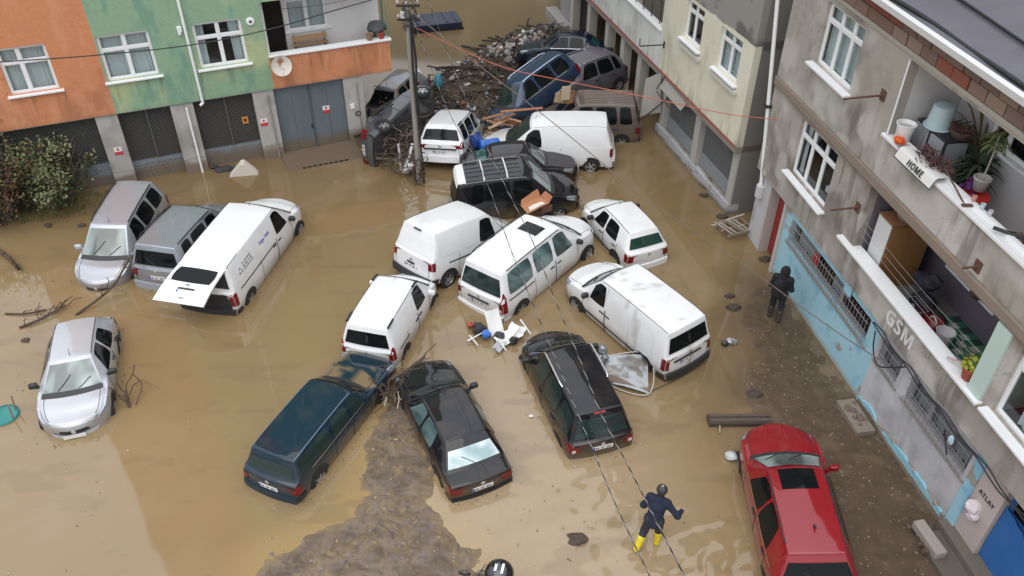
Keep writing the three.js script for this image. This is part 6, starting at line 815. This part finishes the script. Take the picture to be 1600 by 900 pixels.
person('person in a navy jacket, black cap and yellow boots wading with arms bent', U(1015, 851, 0), Math.PI - .35, { hip: [0, .93, -.02], chest: [-.01, 1.24, .13], neck: [-.02, 1.44, .21], head: [-.03, 1.56, .28], sl: [.17, 1.37, .20], sr: [-.19, 1.37, .16], el: [.29, 1.12, .14], er: [-.46, 1.18, .06], wl: [.17, 1.04, .34], wr: [-.52, 1.10, .30], hl: [.09, .91, 0], hr: [-.09, .91, 0], kl: [.16, .52, -.03], kr: [-.12, .52, .16], al: [.24, .17, -.30], ar: [-.13, .06, .10] }, { jacket: NAVY, trousers: M(.02, .022, .03, .7), boots: M(.62, .50, .02, .35), scale: 1.0 });
person('person in a hooded black coat walking along the blue wall', U(1208, 497, 0), Math.PI - .5, { hip: [0, .93, 0], chest: [0, 1.24, .03], neck: [0, 1.45, .05], head: [0, 1.58, .09], sl: [.19, 1.38, .03], sr: [-.19, 1.38, .03], el: [.27, 1.1, .0], er: [-.27, 1.1, .02], wl: [.2, .98, .2], wr: [-.2, .98, .22], hl: [.1, .9, 0], hr: [-.1, .9, 0], kl: [.12, .5, .08], kr: [-.13, .5, .0], al: [.12, .1, .02], ar: [-.15, .1, -.12] }, { jacket: JBLK, trousers: M(.02, .021, .026, .7), boots: M(.05, .04, .03, .6), hood: 1, pack: JBLK, scale: 1.06 });
{ // motorcycle cut by the bottom edge
  const g = thing('motorcycle', 'black motorcycle cut off by the bottom edge, round glossy windshield and handlebar showing', 'motorcycle', U(768, 920, .0).add(V(0, 0, .6)), -.2), GB = M(.008, .008, .01, .12, { clearcoat: 1 });
  mesh('windshield_dome', new THREE.SphereGeometry(.30, 28, 18).scale(1, .85, 1).translate(.12, 1.12, -.28), GB, g); for (const [x, r] of [[.2, .5], [.06, .35]]) mesh('painted_highlight', bx(x, 1.376, -.26, .05, .012, .22 * r * 2, .005).rotateX(.02), PVC, g);  // white strips imitate highlights on the glossy dome
  mesh('handlebar', tube([V(-.62, 1.02, .0), V(-.4, 1.1, -.1), V(0, 1.0, -.1), V(.45, 1.1, -.05), V(.66, 1.02, .05)], .018, 24, 6), BLACKP, g); for (const x of [-.62, .66]) mesh('grip', rod(V(x - .07, 1.03, 0), V(x + .08, 1.01, .02), .03), BLACKP, g); mesh('mirror_stem', rod(V(-.3, 1.08, -.1), V(-.16, 1.36, -.28), .014, .008), BLACKP, g); mesh('mirror', rubbleGeo(.09, .1).scale(1.5, .8, .5).translate(-.55, 1.18, -.1), GB, g); mesh('cables', merge(seq(0, 1, 4).map((t) => tube([V(-.4 + t * .2, 1.1, -.1), V(-.25 + t * .2, 1.16, -.25), V(-.1 + t * .15, 1.0, -.3)], .01, 10, 4))), BLACKP, g).userData.kind = 'stuff';
  mesh('fuel_tank', rubbleGeo(.24, .05).scale(.8, .7, 1.4).translate(0, .85, .35), GB, g); mesh('seat', bx(0, .82, .95, .3, .12, .75, .05), BLACKP, g); mesh('frame', merge([rod(V(0, .9, -.2), V(0, .35, -.62), .04), rod(V(0, .75, .1), V(0, .35, .5), .05), rod(V(0, .35, .5), V(0, .32, 1.1), .04)]), IRON, g); for (const z of [-.65, 1.1]) { const w = mesh('wheel', new THREE.TorusGeometry(.27, .06, 8, 24).rotateY(Math.PI / 2).translate(0, .3, z), TYRE, g); mesh('rim', lathe([[.03, -.04], [.2, -.02], [.22, 0], [.2, .02], [.03, .04]], 16).rotateZ(Math.PI / 2).translate(0, .3, z), RIM, w); }
}
{ // scum, leaves and froth gathered round the cars and drifting on the flood
  const cols = [[.33, .27, .19], [.22, .16, .10], [.09, .065, .045], [.45, .40, .33], [.14, .12, .05]], sets = cols.map(() => []), fl = (x, z, s, k) => sets[k].push(new THREE.CircleGeometry(s, 5).scale(1, rr(.4, .9), 1).rotateX(-Math.PI / 2 + rr(-.12, .12)).rotateY(rr(0, 6.28)).translate(x, .016 + rr(0, .008), z)), q = V(0, 0, 0);
  for (const c of [...scene.children]) { if (!/^(car|van)$/.test(c.userData.category || '') || Math.abs(c.rotation.x) > .3) continue; c.updateMatrixWorld(true);
    for (let i = 0; i < 150; i++) { const e = Math.floor(rr(0, 4)), t = rr(-1, 1), o = .02 + .22 * rnd() ** 2; if (fbm(t * 3 + e * 9 + c.position.x, c.position.z, 2) < .45) continue; q.set(e < 2 ? t * 2.2 : (e === 2 ? 2.15 + o : -2.2 - o), .5, e < 2 ? (e ? 1 : -1) * (.88 + o) : t * .85); q.applyMatrix4(c.matrixWorld); fl(q.x, q.z, rr(.008, .03), Math.floor(rr(0, 5))); } }
  for (let i = 0; i < 2600; i++) { const x = rr(-20, 10), z = rr(-34, -9), d = fbm(x * .35 + z * .2, z * .35, 3); if (d < .53 || inner(BANK, x, z) > -.2) continue; fl(x, z, rr(.006, .028), Math.floor(rr(0, 5))); }
  const g = thing('floating_scum', 'froth, leaves and silt scum drifting on the flood and gathered round the cars', 'scum'); g.userData.kind = 'stuff'; sets.forEach((s, i) => s.length && stuff(mesh('flakes', merge(s), M(...cols[i], .8), g)));
}
scene.traverse((o) => { if (o.isMesh) o.castShadow = o.receiveShadow = true; if (o.name === 'panel_gap' || o.name === 'load_opening') o.userData.kind = 'stuff'; });
renderer.render(scene, camera);
